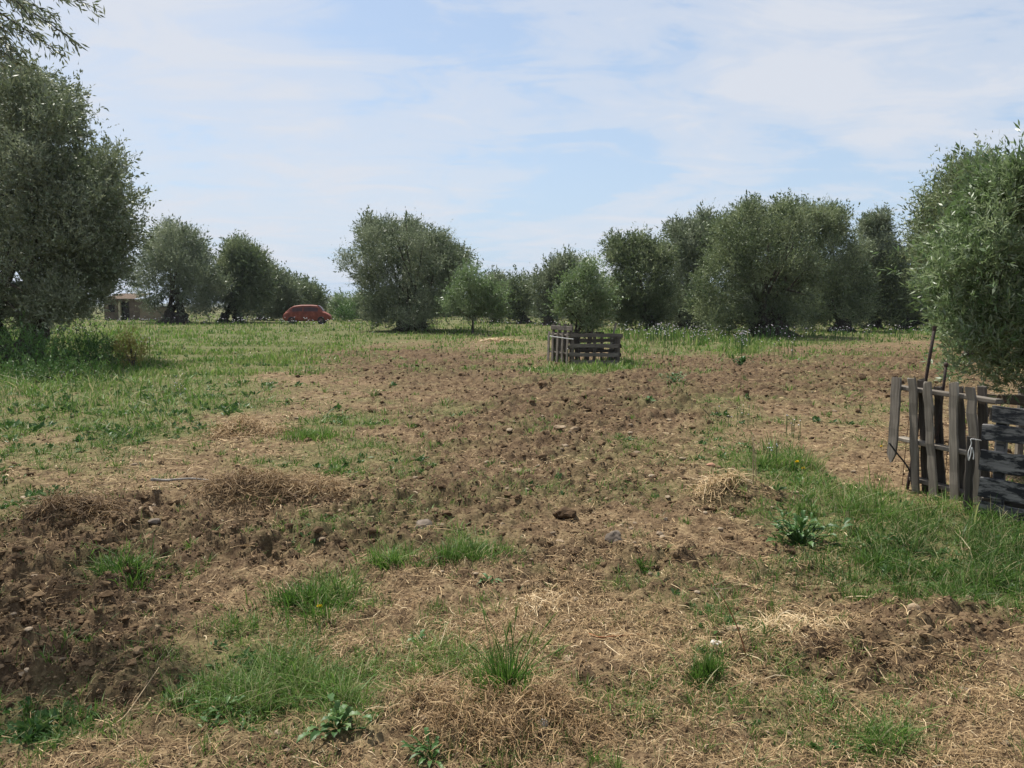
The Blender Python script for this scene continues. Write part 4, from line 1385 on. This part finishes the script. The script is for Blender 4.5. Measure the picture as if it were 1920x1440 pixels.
def grass_stuff(name, n, y0, y1, seed, hfun, wk, thr=.25, density=1.0, dry=.12, clumpf=2.2, tshift=0.0, x0=-380, x1=2300, ln_=.5):
    x, y, px, py = field_points(n, x0, x1, y0, y1, seed)
    r2 = np.random.default_rng(seed + 1)
    g, s, t = masks(x, y)
    cl_ = fbm(x * clumpf, y * clumpf, 3, 33)
    pr = np.clip((g - thr) * 1.3, 0, 1) * np.clip((cl_ - .36) * 4.0, .05, 1) * density
    k_ = r2.random(len(x)) < pr
    x, y, px, py, g, cl_ = x[k_], y[k_], px[k_], py[k_], g[k_], cl_[k_]
    n = len(x)
    r_ = np.hypot(x, y)
    h = hfun(px, py, r2, n, g) * np.where(r2.random(n) < .05, 1.5, 1.0) * (.6 + .9 * np.clip((cl_ - .35) * 2.2, 0, 1))
    wd = np.maximum(.0028, r_ * wk) * r2.uniform(.6, 1.4, n)
    wd = wd * np.where(r2.random(n) < .12, 1.8, 1.0)
    V, Fs, nv = blades(x, y, ground_h(x, y), h, wd, r2, ln_)
    big = fbm(x * .6 + 3, y * .6, 3, 44)
    tn = np.clip(.36 + tshift + (big - .5) * .9 + r2.normal(size=n) * .19, 0, .8)
    tn = np.where(r2.random(n) < dry, r2.uniform(.82, 1.0, n), tn)
    return kind(mesh_obj(name, V, Fs, M['grass'], attrs={'tint': np.repeat(tn, nv)}), 'stuff')


def sprinkle(name, n, seed):
    x, y, px, py = field_points(n, y0=668, seed=seed)
    r2 = np.random.default_rng(seed + 1)
    g, s, t = masks(x, y)
    k_ = r2.random(n) < np.clip(.25 + .9 * fbm(x * .7 + 31, y * .7, 3, 17) - .35 + .4 * g, .02, .9)
    x, y = x[k_], y[k_]
    m = r2.integers(5, 42, len(x))
    sp = r2.uniform(.015, .075, len(x)) * np.clip(np.hypot(x, y) / 6, .8, 2.4)
    hh = r2.uniform(.025, .10, len(x)) * np.clip(np.hypot(x, y) / 7, .9, 1.8)
    tb = r2.normal(.38, .16, len(x))
    i = np.repeat(np.arange(len(x)), m)
    q = np.abs(r2.normal(size=len(i))) * sp[i]
    a = r2.uniform(0, 6.283, len(i))
    X_, Y_ = x[i] + np.cos(a) * q, y[i] + np.sin(a) * q
    wd = np.maximum(.0026, np.hypot(X_, Y_) * .0007) * r2.uniform(.6, 1.5, len(i))
    V, Fs, nv = blades(X_, Y_, ground_h(X_, Y_), hh[i] * r2.uniform(.4, 1.1, len(i)), wd, r2, .75, a + r2.normal(size=len(i)) * .7)
    tn = np.clip(tb[i] + r2.normal(size=len(i)) * .14, 0, .8)
    tn = np.where(r2.random(len(i)) < .2, r2.uniform(.82, 1, len(i)), tn)
    kind(mesh_obj(name, V, Fs, M['grass'], attrs={'tint': np.repeat(tn, nv)}), 'stuff')


sprinkle('sparse_grass', 3600, 610)


def h_near(px, py, r2, n, g):
    tall = blobs([(1780, 1000, 180, 70, .09), (1600, 945, 110, 50, .13), (1880, 1090, 140, 70, .09), (1090, 695, 130, 18, .2), (600, 800, 90, 36, .07),
                  (600, 1115, 110, 40, .05), (100, 690, 220, 60, .2), (1450, 850, 80, 36, .12), (150, 735, 330, 60, .14)], px, py)
    return (.022 + .075 * r2.random(n) ** 1.8) * (.6 + .6 * g) + tall * r2.uniform(.2, 1.0, n) ** 1.3


def h_far(px, py, r2, n, g):
    return r2.uniform(.05, .30, n) ** 1.15 * np.where(py > 640, .7, 1) * (1 + 1.1 * blobs([(1240, 640, 90, 22, 1.0), (1390, 665, 40, 20, .8), (1320, 645, 60, 14, .6), (80, 650, 160, 40, .8)], px, py))


grass_stuff('grass', 980000, 690, 1620, 10, h_near, .00070, .14, .54, .17, 5.0, ln_=.9)
grass_stuff('meadow_grass', 190000, 588.5, 706, 20, h_far, .0010, .15, .9, .13, .7, .20)

# broad-leaved weeds between the grass
x, y, px, py = field_points(26000, y0=655, seed=30)
g, s, t = masks(x, y)
cl_ = fbm(x * 1.8 + 9, y * 1.8, 3, 55)
keep = rng.random(len(x)) < np.clip(g - .3, 0, 1) * np.clip((cl_ - .38) * 5, 0, 1) * .8
x, y = x[keep], y[keep]
n = len(x)
per = 9
r_ = np.hypot(x, y)
sz = rng.uniform(.022, .06, n) * np.clip(r_ / 6, .8, 2.2)
xx, yy, ss = np.repeat(x, per), np.repeat(y, per), np.repeat(sz, per)
z = np.repeat(ground_h(x, y), per)
m = len(xx)
az, el = rng.uniform(0, 6.283, m), rng.uniform(.2, 1.2, m)
ld = np.stack([np.cos(az) * np.cos(el), np.sin(az) * np.cos(el), np.sin(el)], 1)
side = unit(np.cross(ld, rng.normal(size=(m, 3))) * (1, 1, .4))
b_ = np.stack([xx, yy, z], 1) + rng.normal(size=(m, 3)) * ss[:, None] * .35 * (1, 1, .2)
b_[:, 2] = np.maximum(b_[:, 2], z)
l_ = ss[:, None] * rng.uniform(.6, 1.4, (m, 1))
V = np.stack([b_, b_ + ld * l_ * .5 + side * l_ * .2, b_ + ld * l_ - np.array((0, 0, .15)) * l_, b_ + ld * l_ * .5 - side * l_ * .2], 1).reshape(-1, 3)
kind(mesh_obj('ground_weeds', V, np.arange(len(V)).reshape(-1, 4), M['weed'], attrs={'tint': np.repeat(rng.random(m), 4)}), 'stuff')

# pale wild flowers standing in the grass
FL = [(230, 605, 160, 7, 70), (450, 604, 120, 6, 60), (100, 704, 60, 9, 28), (60, 690, 60, 14, 16), (280, 660, 22, 7, 16), (335, 735, 30, 14, 22), (1240, 632, 70, 14, 170), (1310, 640, 60, 12, 80),
      (1390, 652, 24, 16, 80), (1450, 632, 90, 5, 40), (1560, 630, 90, 6, 60), (1690, 628, 80, 6, 40), (700, 612, 140, 6, 40), (930, 612, 80, 5, 36), (1050, 618, 60, 5, 20), (1480, 668, 30, 7, 20),
      (1370, 790, 40, 18, 14), (1480, 812, 26, 8, 10), (1450, 858, 30, 14, 10), (1060, 678, 20, 8, 6), (560, 608, 60, 7, 30), (150, 640, 80, 16, 30)]
mbf, mbs = MB(), MB()
ov, of = ico(1)
for (cx_, cy_, rx, ry, n) in FL:
    for _ in range(int(n * .8)):
        px, py = cx_ + rng.normal() * rx * (.25 if rng.random() < .4 else .7), cy_ + rng.normal() * ry * .5
        hgt = rng.uniform(.3, .75) if py < 690 else rng.uniform(.10, .28)
        yy = min(py + hgt * 12, py + 16) if py < 700 else py + 12
        if yy < 590:
            yy = 592
        x, y = G(px, yy)
        y = min(y, 95)
        z = gz(x, y)
        rad = max(.009, y * .0008) * rng.uniform(.5, 1.25)
        mbf.add(ov * (rad, rad, rad * .65) + (x, y, z + hgt), of, tint=np.full(len(ov), rng.random()))
        Vs, Fs_ = tube([(x, y, z - .02), (x + rng.normal() * .01, y, z + hgt * .5), (x, y, z + hgt)], [max(.003, y * .00022)] * 3, 4)
        mbs.add(Vs, Fs_, tint=np.full(len(Vs), .5))
kind(mbf.build('wild_flowers', M['flower'], None, True), 'stuff')
kind(mbs.build('flower_stalks', M['weed']), 'stuff')


# ------------------------------------------------------------------ single plants, stones, heaps and sticks
def clump(name, label, cat, px, py, n, hgt, rad, wid, seed, tint0=.35, lean_=.55, group=None, dry=.1, mat='grass'):
    x0, y0 = G(px, py)
    r2 = np.random.default_rng(seed)
    a, q = r2.uniform(0, 6.283, n), np.abs(r2.normal(size=n)) * rad * .55
    x, y = np.cos(a) * q, np.sin(a) * q * .8
    nc = 9
    sc_ = np.stack([r2.normal(size=nc) * rad * .36, r2.normal(size=nc) * rad * .25], 1)
    kc = r2.integers(0, nc, n)
    x, y = x * .6 + sc_[kc, 0], y * .45 + sc_[kc, 1]
    h = hgt * r2.uniform(.25, 1.0, n) * r2.uniform(.55, 1.15, nc)[kc]
    V, Fs, nv = blades(x, y, ground_h(x + x0, y + y0) - gz(x0, y0), h, wid * r2.uniform(.6, 1.3, n), r2, lean_, a + r2.normal(size=n) * .6)
    tn = np.clip(tint0 + r2.normal(size=n) * .13, 0, .8)
    tn = np.where(r2.random(n) < dry, r2.uniform(.82, 1.0, n), tn)
    return tag(mesh_obj(name, V, Fs, M[mat], None, {'tint': np.repeat(tn, nv)}, loc=(x0, y0, gz(x0, y0))), label, cat, group)


GG = 'tufts of grass on the bare soil'
clump('grass_tuft', 'spiky bright green tuft with tall thin blades beside the brown stone', 'grass tuft', 735, 1068, 420, .17, .20, .006, 500, .42, .8, GG)
clump('grass_tuft', 'wide bushy green tuft with wiry grey stems on bare soil', 'grass tuft', 880, 1065, 650, .15, .30, .005, 501, .25, .6, GG)
clump('grass_tuft', 'dense emerald green tuft, broadest on the straw-covered slope', 'grass tuft', 590, 1140, 900, .16, .30, .006, 502, .28, .6, GG)
clump('grass_tuft', 'sprawling green tuft with long flat blades on the darkest clods', 'grass tuft', 232, 1092, 420, .18, .28, .007, 503, .30, .9, GG)
clump('grass_tuft', 'small thick tuft standing beside the split white stone', 'grass tuft', 1322, 1290, 420, .17, .10, .0045, 504, .30, .35, GG)
clump('grass_tuft', 'tiny dark tuft alone on bare soil midway to the charcoal pallet', 'grass tuft', 1205, 1085, 130, .10, .08, .005, 505, .15, .6, GG)
clump('grass_tuft', 'thin sparse tuft in front of the leafy thistle', 'grass tuft', 1612, 1130, 120, .12, .10, .004, 506, .35, .5, GG)
clump('grass_tuft', 'low tuft at the edge of the straw below the long grass', 'grass tuft', 1780, 1122, 200, .10, .14, .005, 507, .3, .7, GG)
clump('grass_tuft', 'green tuft just beyond the heap of golden straw', 'grass tuft', 595, 828, 700, .22, .50, .007, 508, .45, .5, GG)
clump('grass_tuft', 'low green tuft in front of the golden straw heap', 'grass tuft', 640, 890, 320, .10, .30, .006, 509, .40, .7, GG)
clump('grass_tuft', 'dark green mound of fine grass between thistle and straw slope', 'grass tuft', 1645, 1062, 500, .15, .20, .005, 510, .22, .7, GG)
clump('grass_tuft', 'grey-green wispy tuft with two yellow flowers in it', 'grass tuft', 1455, 880, 600, .26, .34, .006, 511, .42, .5, GG, .2)
# barley-like grass with bristly heads
x0, y0 = G(950, 1318)
z0 = gz(x0, y0)
bar = empty('wild_barley', (x0, y0, z0), 'upright wild barley clump with bristly green ears above the brown straw heap', 'wild barley')
r2 = np.random.default_rng(520)
n = 260
a, q = r2.uniform(0, 6.283, n), np.abs(r2.normal(size=n)) * .06
V, Fs, nv = blades(np.cos(a) * q, np.sin(a) * q, np.zeros(n), .20 * r2.uniform(.5, 1.1, n), .0045 * r2.uniform(.7, 1.2, n), r2, .45, a)
mesh_obj('blades', V, Fs, M['grass'], bar, {'tint': np.repeat(np.clip(r2.normal(.28, .1, n), 0, .7), nv)})
mbst = MB()
for i in range(13):
    a = r2.uniform(0, 6.283)
    bpt = np.array((math.cos(a) * .04, math.sin(a) * .04, 0))
    tp = bpt + np.array((r2.normal() * .06 + .02, r2.normal() * .05, r2.uniform(.15, .30)))
    pts = bezier(bpt, (bpt + tp) / 2 + (0, 0, .04), tp, 6)
    Vs, Fs_ = tube(pts, np.full(6, .0016), 5)
    mbst.add(Vs, Fs_, tint=np.full(len(Vs), .4))
    up_ = unit(tp - pts[-2])
    mbe = MB()
    Vs, Fs_ = tube([tp, tp + up_ * .015, tp + up_ * .04, tp + up_ * .06], [.0018, .0032, .0028, .0008], 6)
    mbe.add(Vs, Fs_, tint=np.full(len(Vs), .55))
    for _ in range(16):
        s_ = tp + up_ * r2.uniform(0, .055)
        e = s_ + unit(up_ + r2.normal(size=3) * .25) * .045
        sd_ = unit(np.cross(up_, r2.normal(size=3))) * .0007
        mbe.add(np.array([s_ - sd_, s_ + sd_, e + sd_ * .2, e - sd_ * .2]), np.array([[0, 1, 2, 3]]), tint=np.full(4, .62))
    mbe.build('ear', M['grass'], bar)
mbst.build('stalks', M['grass'], bar)


def leafy(name, label, cat, px, py, n, L, wr, hgt, rad, seed, group=None, tint0=.5, mat='weed'):
    """broad-leaved plant: long lobed leaves on short stems round a centre"""
    x0, y0 = G(px, py)
    z0 = gz(x0, y0)
    root = empty(name, (x0, y0, z0), label, cat, group)
    r2 = np.random.default_rng(seed)
    mbl, mbs_ = MB(), MB()
    for i in range(n):
        a = r2.uniform(0, 6.283)
        st = np.array((math.cos(a), math.sin(a), 0)) * abs(r2.normal()) * rad * .5
        el = r2.uniform(.25, 1.25)
        dr = np.array((math.cos(a) * math.cos(el), math.sin(a) * math.cos(el), math.sin(el)))
        ll = L * r2.uniform(.6, 1.2)
        b0 = st + np.array((0, 0, r2.uniform(0, hgt)))
        sd_ = unit(np.cross(dr, Zv + r2.normal(size=3) * .2))
        pts, V, F_ = 7, [], []
        for j in range(pts):
            t_ = j / (pts - 1)
            c_ = b0 + dr * ll * t_ - Zv * .45 * ll * t_ ** 2.2
            wv = ll * wr * math.sin(math.pi * min(1, .08 + t_ * .92)) ** .7 * (1.0 if j % 2 == 0 else .62) * .5 + .0006
            V += [c_ - sd_ * wv + (0, 0, wv * .35), c_, c_ + sd_ * wv + (0, 0, wv * .35)]
        F_ = [[3 * j + u, 3 * j + u + 1, 3 * j + u + 4, 3 * j + u + 3] for j in range(pts - 1) for u in (0, 1)]
        mbl.add(V, np.array(F_), tint=np.full(len(V), np.clip(tint0 + r2.normal() * .22, 0, 1)))
        if i % 3 == 0:
            Vs, Fs_ = tube(bezier((0, 0, -.02), st * .5 + (0, 0, b0[2] * .6), b0, 4), [.0035] * 4, 5)
            mbs_.add(Vs, Fs_, tint=np.full(len(Vs), .4))
    mbl.build('leaves', M[mat], root)
    mbs_.build('stem', M[mat], root)
    return root


leafy('thistle', 'leafy dark green thistle at the corner of the long grass by the pallets', 'thistle', 1500, 1025, 150, .095, .36, .17, .26, 530)
leafy('broadleaf_weed', 'broad-leaved weed with pale yellowing leaves near the bottom edge', 'weed', 635, 1385, 46, .060, .48, .06, .12, 531, None, .6)
leafy('broadleaf_weed', 'small upright broad-leaved seedling above the trampled brown straw', 'weed', 785, 1215, 12, .055, .42, .05, .05, 532)
leafy('broadleaf_weed', 'blue-green leafy weed cut off by the bottom edge below the straw heap', 'weed', 810, 1432, 26, .06, .30, .05, .10, 533, None, .4)
leafy('broadleaf_weed', 'tuft of serrated leaves on the green patch beside the long dry stalk', 'weed', 425, 1345, 30, .055, .30, .05, .12, 534)
leafy('broadleaf_weed', 'little flat rosette on bare soil below the wiry tuft', 'weed', 915, 1105, 16, .06, .34, .02, .06, 535)
leafy('broadleaf_weed', 'bright leafy weed where the turned soil meets the pallet square grass', 'weed', 1265, 722, 90, .12, .3, .16, .45, 536)
leafy('broadleaf_weed', 'dark leafy weed at the foot of the pale flowering plant far up the field', 'weed', 1392, 688, 46, .20, .4, .2, .3, 537, None, .2)


def dandelion(label, px, py, hgt, rad, seed):
    x0, y0 = G(px, py)
    z0 = gz(x0, y0)
    root = empty('yellow_flower', (x0, y0, z0), label, 'flower', 'yellow flowers')
    Vs, Fs_ = tube([(0, 0, -.02), (.004, 0, hgt * .5), (0, 0, hgt)], [.002] * 3, 5)
    mesh_obj('stalk', Vs, Fs_, M['weed'], root, {'tint': np.full(len(Vs), .5)})
    r2 = np.random.default_rng(seed)
    m = 34
    a, el = r2.uniform(0, 6.283, m), r2.uniform(.05, 1.2, m)
    ld = np.stack([np.cos(a) * np.cos(el), np.sin(a) * np.cos(el), np.sin(el)], 1)
    sd_ = unit(np.cross(ld, r2.normal(size=(m, 3)))) * rad * .22
    b_ = np.tile((0, 0, hgt), (m, 1))
    V = np.stack([b_, b_ + ld * rad * .6 + sd_, b_ + ld * rad, b_ + ld * rad * .6 - sd_], 1).reshape(-1, 3)
    mesh_obj('petals', V, np.arange(4 * m).reshape(-1, 4), M['yellow'], root, {'tint': np.repeat(r2.random(m), 4)})


dandelion('yellow flower on the emerald green tuft', 600, 1166, .06, .018, 1)
dandelion('yellow flower highest in the wispy tuft', 1494, 886, .10, .024, 2)
dandelion('yellow flower lowest beside the wispy tuft', 1506, 888, .06, .022, 3)
dandelion('tiny yellow flower alone on the darkest clods', 114, 1083, .03, .010, 4)
dandelion('tiny yellow flower in the bare patch by the broken slat', 1652, 848, .05, .016, 5)


def stone(label, px, py, wpx, hpx, seed, mat, flat=None, name='stone', angular=True, rough=.3):
    x0, y0 = G(px, py)
    d = y0
    w = wpx / F * d * .5
    fl = (hpx / wpx) * .95 if flat is None else flat
    V, Fa = rock(seed, 3, fl, rough, angular)
    V = V * w * np.array((1, .85, 1.0))
    V[:, 2] += w * fl * .55
    return tag(mesh_obj(name, V, Fa, mat, smooth=False if angular else True, loc=(x0, y0, gz(x0, y0) - .012)), label, 'stone' if name == 'stone' else 'soil clod', 'stones lying on the soil' if name == 'stone' else 'large clods of soil')


m_st_t = mat_noise('tan_stone', [(.3, (.20, .145, .092)), (.6, (.31, .235, .155)), (.8, (.40, .32, .225))], 22, .9, 7, .35, .15)
m_st_g = mat_noise('grey_brown_stone', [(.3, (.11, .088, .068)), (.6, (.18, .148, .118)), (.8, (.25, .215, .175))], 22, .9, 7, .35, .15)
m_st_w = mat_noise('whitish_stone', [(.3, (.36, .34, .30)), (.7, (.60, .57, .51))], 22, .9, 7, .35, .15)
m_st_o = mat_noise('reddish_stone', [(.3, (.24, .12, .075)), (.7, (.40, .24, .16))], 22, .9, 7, .35, .15)
stone('brown-grey angular stone on dark turned soil beside the spiky tuft', 797, 996, 44, 32, 601, m_st_g)
stone('rounded grey-brown stone alone on pale soil below the middle of the field', 1152, 1022, 36, 34, 602, m_st_g, None, 'stone', True, .5)
stone('flat-topped tan stone with a shadowed front under the thin upright dry stalk', 1375, 1198, 56, 34, 603, m_st_t)
stone('pale yellow angular stone in the stony middle of the field', 968, 893, 26, 24, 604, m_st_t)
stone('long flat grey stone under the straw bank', 462, 974, 52, 18, 605, m_st_g, .3)
stone('small flat grey slab on dark soil in front of the straw bank', 272, 1022, 40, 14, 606, m_st_g, .3)
stone('dark slab just behind the small flat grey one', 292, 1000, 28, 16, 607, m_st_g, .4)
stone('split white stone behind the small thick tuft', 1342, 1228, 26, 26, 608, m_st_w)
stone('broad pale stone half sunk in trampled straw', 1065, 1243, 28, 16, 609, m_st_t, .35)
stone('reddish stone on the bare patch before the wispy tuft', 1332, 880, 22, 14, 610, m_st_o)
stone('tan stone at the edge of dark clods above the rounded stone', 1052, 1024, 30, 12, 611, m_st_t, .35)
stone('tan stone resting against the straw near the bottom, below the small thick tuft', 1298, 1362, 30, 20, 612, m_st_t)
stone('whitish stone among brown straw on the heap at the bottom edge', 1018, 1390, 24, 28, 613, m_st_w)
stone('round tan stone at the edge of the long grass', 1815, 1140, 28, 20, 614, m_st_t)
stone('smooth tan stone on the straw slope far from the tufts', 1712, 1180, 26, 26, 615, m_st_t, None, 'stone', False, .2)
stone('pinkish stone among clods below the rounded stone', 1810, 1310, 36, 22, 616, m_st_g)
stone('tan stone with a flat face in the dark hole of the bank', 272, 976, 34, 20, 617, m_st_t)
stone('white flat stone on the darkest clods', 105, 1098, 16, 12, 618, m_st_w, .4)
stone('tan stone at the upper edge of the stony middle', 1050, 820, 24, 12, 619, m_st_t, .4)
stone('tan stone at the upper edge of the stony middle, nearer the turned soil', 1078, 815, 22, 14, 620, m_st_t)
stone('dark crumbly clod, largest on the pale soil', 1060, 975, 42, 34, 621, M['lump'], None, 'soil_clod', True, .9)
stone('dark crumbly clod next to the brown-grey angular stone', 702, 996, 28, 26, 622, M['lump'], None, 'soil_clod', True, .9)
stone('dark crumbly clod behind the flat-topped tan stone', 1440, 1150, 46, 24, 623, M['lump'], None, 'soil_clod', True, .9)
stone('dark crumbly clod on the straw slope under the flat-topped tan stone', 1558, 1278, 28, 20, 624, M['lump'], None, 'soil_clod', True, .9)
stone('dark crumbly clod above the emerald tuft', 452, 1100, 28, 18, 625, M['lump'], None, 'soil_clod', True, .9)
stone('dark crumbly clod at the upper edge of the stony middle', 835, 880, 20, 18, 626, M['lump'], None, 'soil_clod', True, .9)


def heap(label, px, py, rx, ry, h, n, seed, tmid, lmax=.22, name='straw_heap', wid=.0024):
    x0, y0 = G(px, py)
    r2 = np.random.default_rng(seed)
    a, q = r2.uniform(0, 6.283, n), np.sqrt(r2.random(n))
    q = q * (.6 + .8 * noise2(np.cos(a) * 1.6 + seed, np.sin(a) * 1.6, seed)) * np.where(r2.random(n) < .2, r2.uniform(1, 1.7, n), 1)
    x, y = np.cos(a) * q * rx, np.sin(a) * q * ry
    lum = .25 + 1.1 * noise2(x / .09 + seed, y / .09, seed + 1)
    z = ground_h(x + x0, y + y0) - gz(x0, y0) + h * np.clip(1 - q ** 2, 0, 1) * lum * r2.random(n) ** .8 + .004
    L_ = r2.uniform(.04, lmax, n)
    V, Fs, nv = strips(x, y, z, r2.uniform(0, 6.283, n), L_, wid * r2.uniform(.6, 1.5, n), r2.random(n) * .05, r2.normal(size=n) * .03, r2, 1.4)
    return tag(mesh_obj(name, V, Fs, M['straw'], None, {'tint': np.repeat(np.clip(r2.normal(tmid, .18, n), 0, 1), nv)}, loc=(x0, y0, gz(x0, y0))), label, 'straw heap', 'heaps of dry straw and roots')


heap('loose heap of golden straw among green tufts', 460, 815, .42, .30, .12, 1300, 701, .5, .26, wid=.004)
heap('brown matted straw heap at the bottom edge under the wild barley', 960, 1378, .36, .20, .06, 1500, 702, .34, .14)
heap('tangled brown straw and roots over the dark bank', 480, 948, .50, .18, .08, 1100, 703, .26, .22, wid=.003)
heap('darkest tangle of roots at the end of the bank', 150, 990, .34, .16, .09, 800, 704, .15, .24, wid=.0032)
heap('pale bleached bundle of straw on the turned slope', 1480, 1195, .20, .07, .035, 420, 705, .85, .22)
heap('flattened straw pad beside the brown bank, nearer the bare soil', 580, 940, .40, .18, .06, 800, 706, .42, .22, wid=.003)
heap('pale straw bundle by the dark hollow near the thistle', 1345, 945, .22, .12, .06, 420, 707, .7, .24, wid=.0032)
heap('pale strip of straw far up the field beside the pallet square', 935, 640, .9, .5, .14, 500, 708, .7, .5, wid=.022)
heap('small whorl of bleached stems in the trampled middle', 1010, 1150, .12, .08, .03, 160, 709, .85, .16)


def stick(label, pts, rad, mat, name='dry_stalk', cat='stalk'):
    P = [np.array((*G(px, py), 0)) for px, py, h in pts]
    P = [p + (0, 0, gz(p[0], p[1]) + h) for p, (_, _, h) in zip(P, pts)]
    t = np.linspace(0, 1, len(P))
    tt = np.linspace(0, 1, 14)
    P = np.array(P)
    sm = np.stack([np.interp(tt, t, P[:, i]) for i in range(3)], 1)
    sm[1:-1] = (sm[:-2] + 2 * sm[1:-1] + sm[2:]) / 4
    V_, F_ = tube(sm - P[0], np.linspace(rad, rad * .55, 14), 6)
    return tag(mesh_obj(name, V_, F_, mat, smooth=True, loc=P[0]), label, cat, 'dry stalks and sticks')


m_stk = mat_noise('dry_stalk', [(.3, (.24, .17, .10)), (.7, (.42, .33, .21))], 30, .85, 4, .2, .15)
m_stk_r = mat_noise('reddish_stalk', [(.3, (.16, .065, .03)), (.7, (.30, .13, .06))], 30, .85, 4, .2, .15)
m_stk_g = mat_noise('grey_stick', [(.3, (.20, .18, .15)), (.7, (.36, .33, .29))], 30, .85, 4, .2, .15)
stick('reddish bent twig on trampled straw', [(1105, 1202, .01), (1125, 1212, .012), (1160, 1203, .02), (1210, 1196, .01)], .006, m_stk_r, 'twig', 'twig')
stick('long thin dry stalk across the green patch near the bottom', [(195, 1385, .01), (235, 1350, .02), (300, 1290, .02)], .0035, m_stk)
stick('grey curved stick on the straw bank', [(288, 962, .10), (310, 940, .15), (360, 930, .14), (400, 930, .1)], .014, m_stk_g, 'stick', 'stick')
stick('long straight stalk lying on the straw slope', [(1580, 1200, .02), (1625, 1260, .02), (1665, 1300, .01)], .004, m_stk)
stick('short thick bleached stalk near the bare soil', [(1385, 1280, .01), (1430, 1312, .012)], .007, m_stk)
stick('pale straight stalk in the stony middle', [(930, 950, .01), (980, 951, .01)], .006, m_stk)
x0, y0 = G(1408, 1300)
for lab, lean_, hh, px, py, mm, rr_ in (('thin upright dry stalk standing by the flat-topped tan stone', -.17, .36, 1402, 1245, m_stk_r, .0035),
                                        ('bleached upright stalk beside the wispy tuft', -.01, .40, 1412, 905, m_stk, .006),
                                        ('second bleached upright stalk beside the wispy tuft, bent at its foot', -.03, .34, 1418, 903, m_stk, .005)):
    x0, y0 = G(px, py)
    V_, F_ = tube(bezier((0, 0, -.03), (lean_ * .2, 0, hh * .5), (lean_, .02, hh), 10), np.linspace(rr_, rr_ * .5, 10), 6)
    root = empty('dry_stalk', (x0, y0, gz(x0, y0)), lab, 'stalk', 'dry stalks and sticks')
    mesh_obj('stem', V_, F_, mm, root, smooth=True)
    r2 = np.random.default_rng(int(px))
    mb = MB()
    for _ in range(7):
        s_ = np.array((lean_, .02, hh)) * r2.uniform(.75, 1.0)
        e = s_ + np.array((r2.normal() * .03, r2.normal() * .03, r2.uniform(.01, .06)))
        mb.add(*tube(bezier(s_, (s_ + e) / 2 + r2.normal(size=3) * .006, e, 4), np.linspace(.0016, .0006, 4), 4))
    mb.build('twigs', M['twine'], root)
# ------------------------------------------------------------------ thin haze over the plain
hz, N = mat_new('haze')
N.t.nodes.clear()
pv = N.n('ShaderNodeVolumePrincipled', {'Color': (.80, .88, 1.0, 1), 'Density': .00013, 'Anisotropy': 0.0})
N.n('ShaderNodeOutputMaterial', {'Volume': pv.outputs[0]})
mb = MB()
box(mb, -9200, 9200, -9200, 9200, -2.0, 40.0)
kind(mb.build('haze', hz), 'stuff')
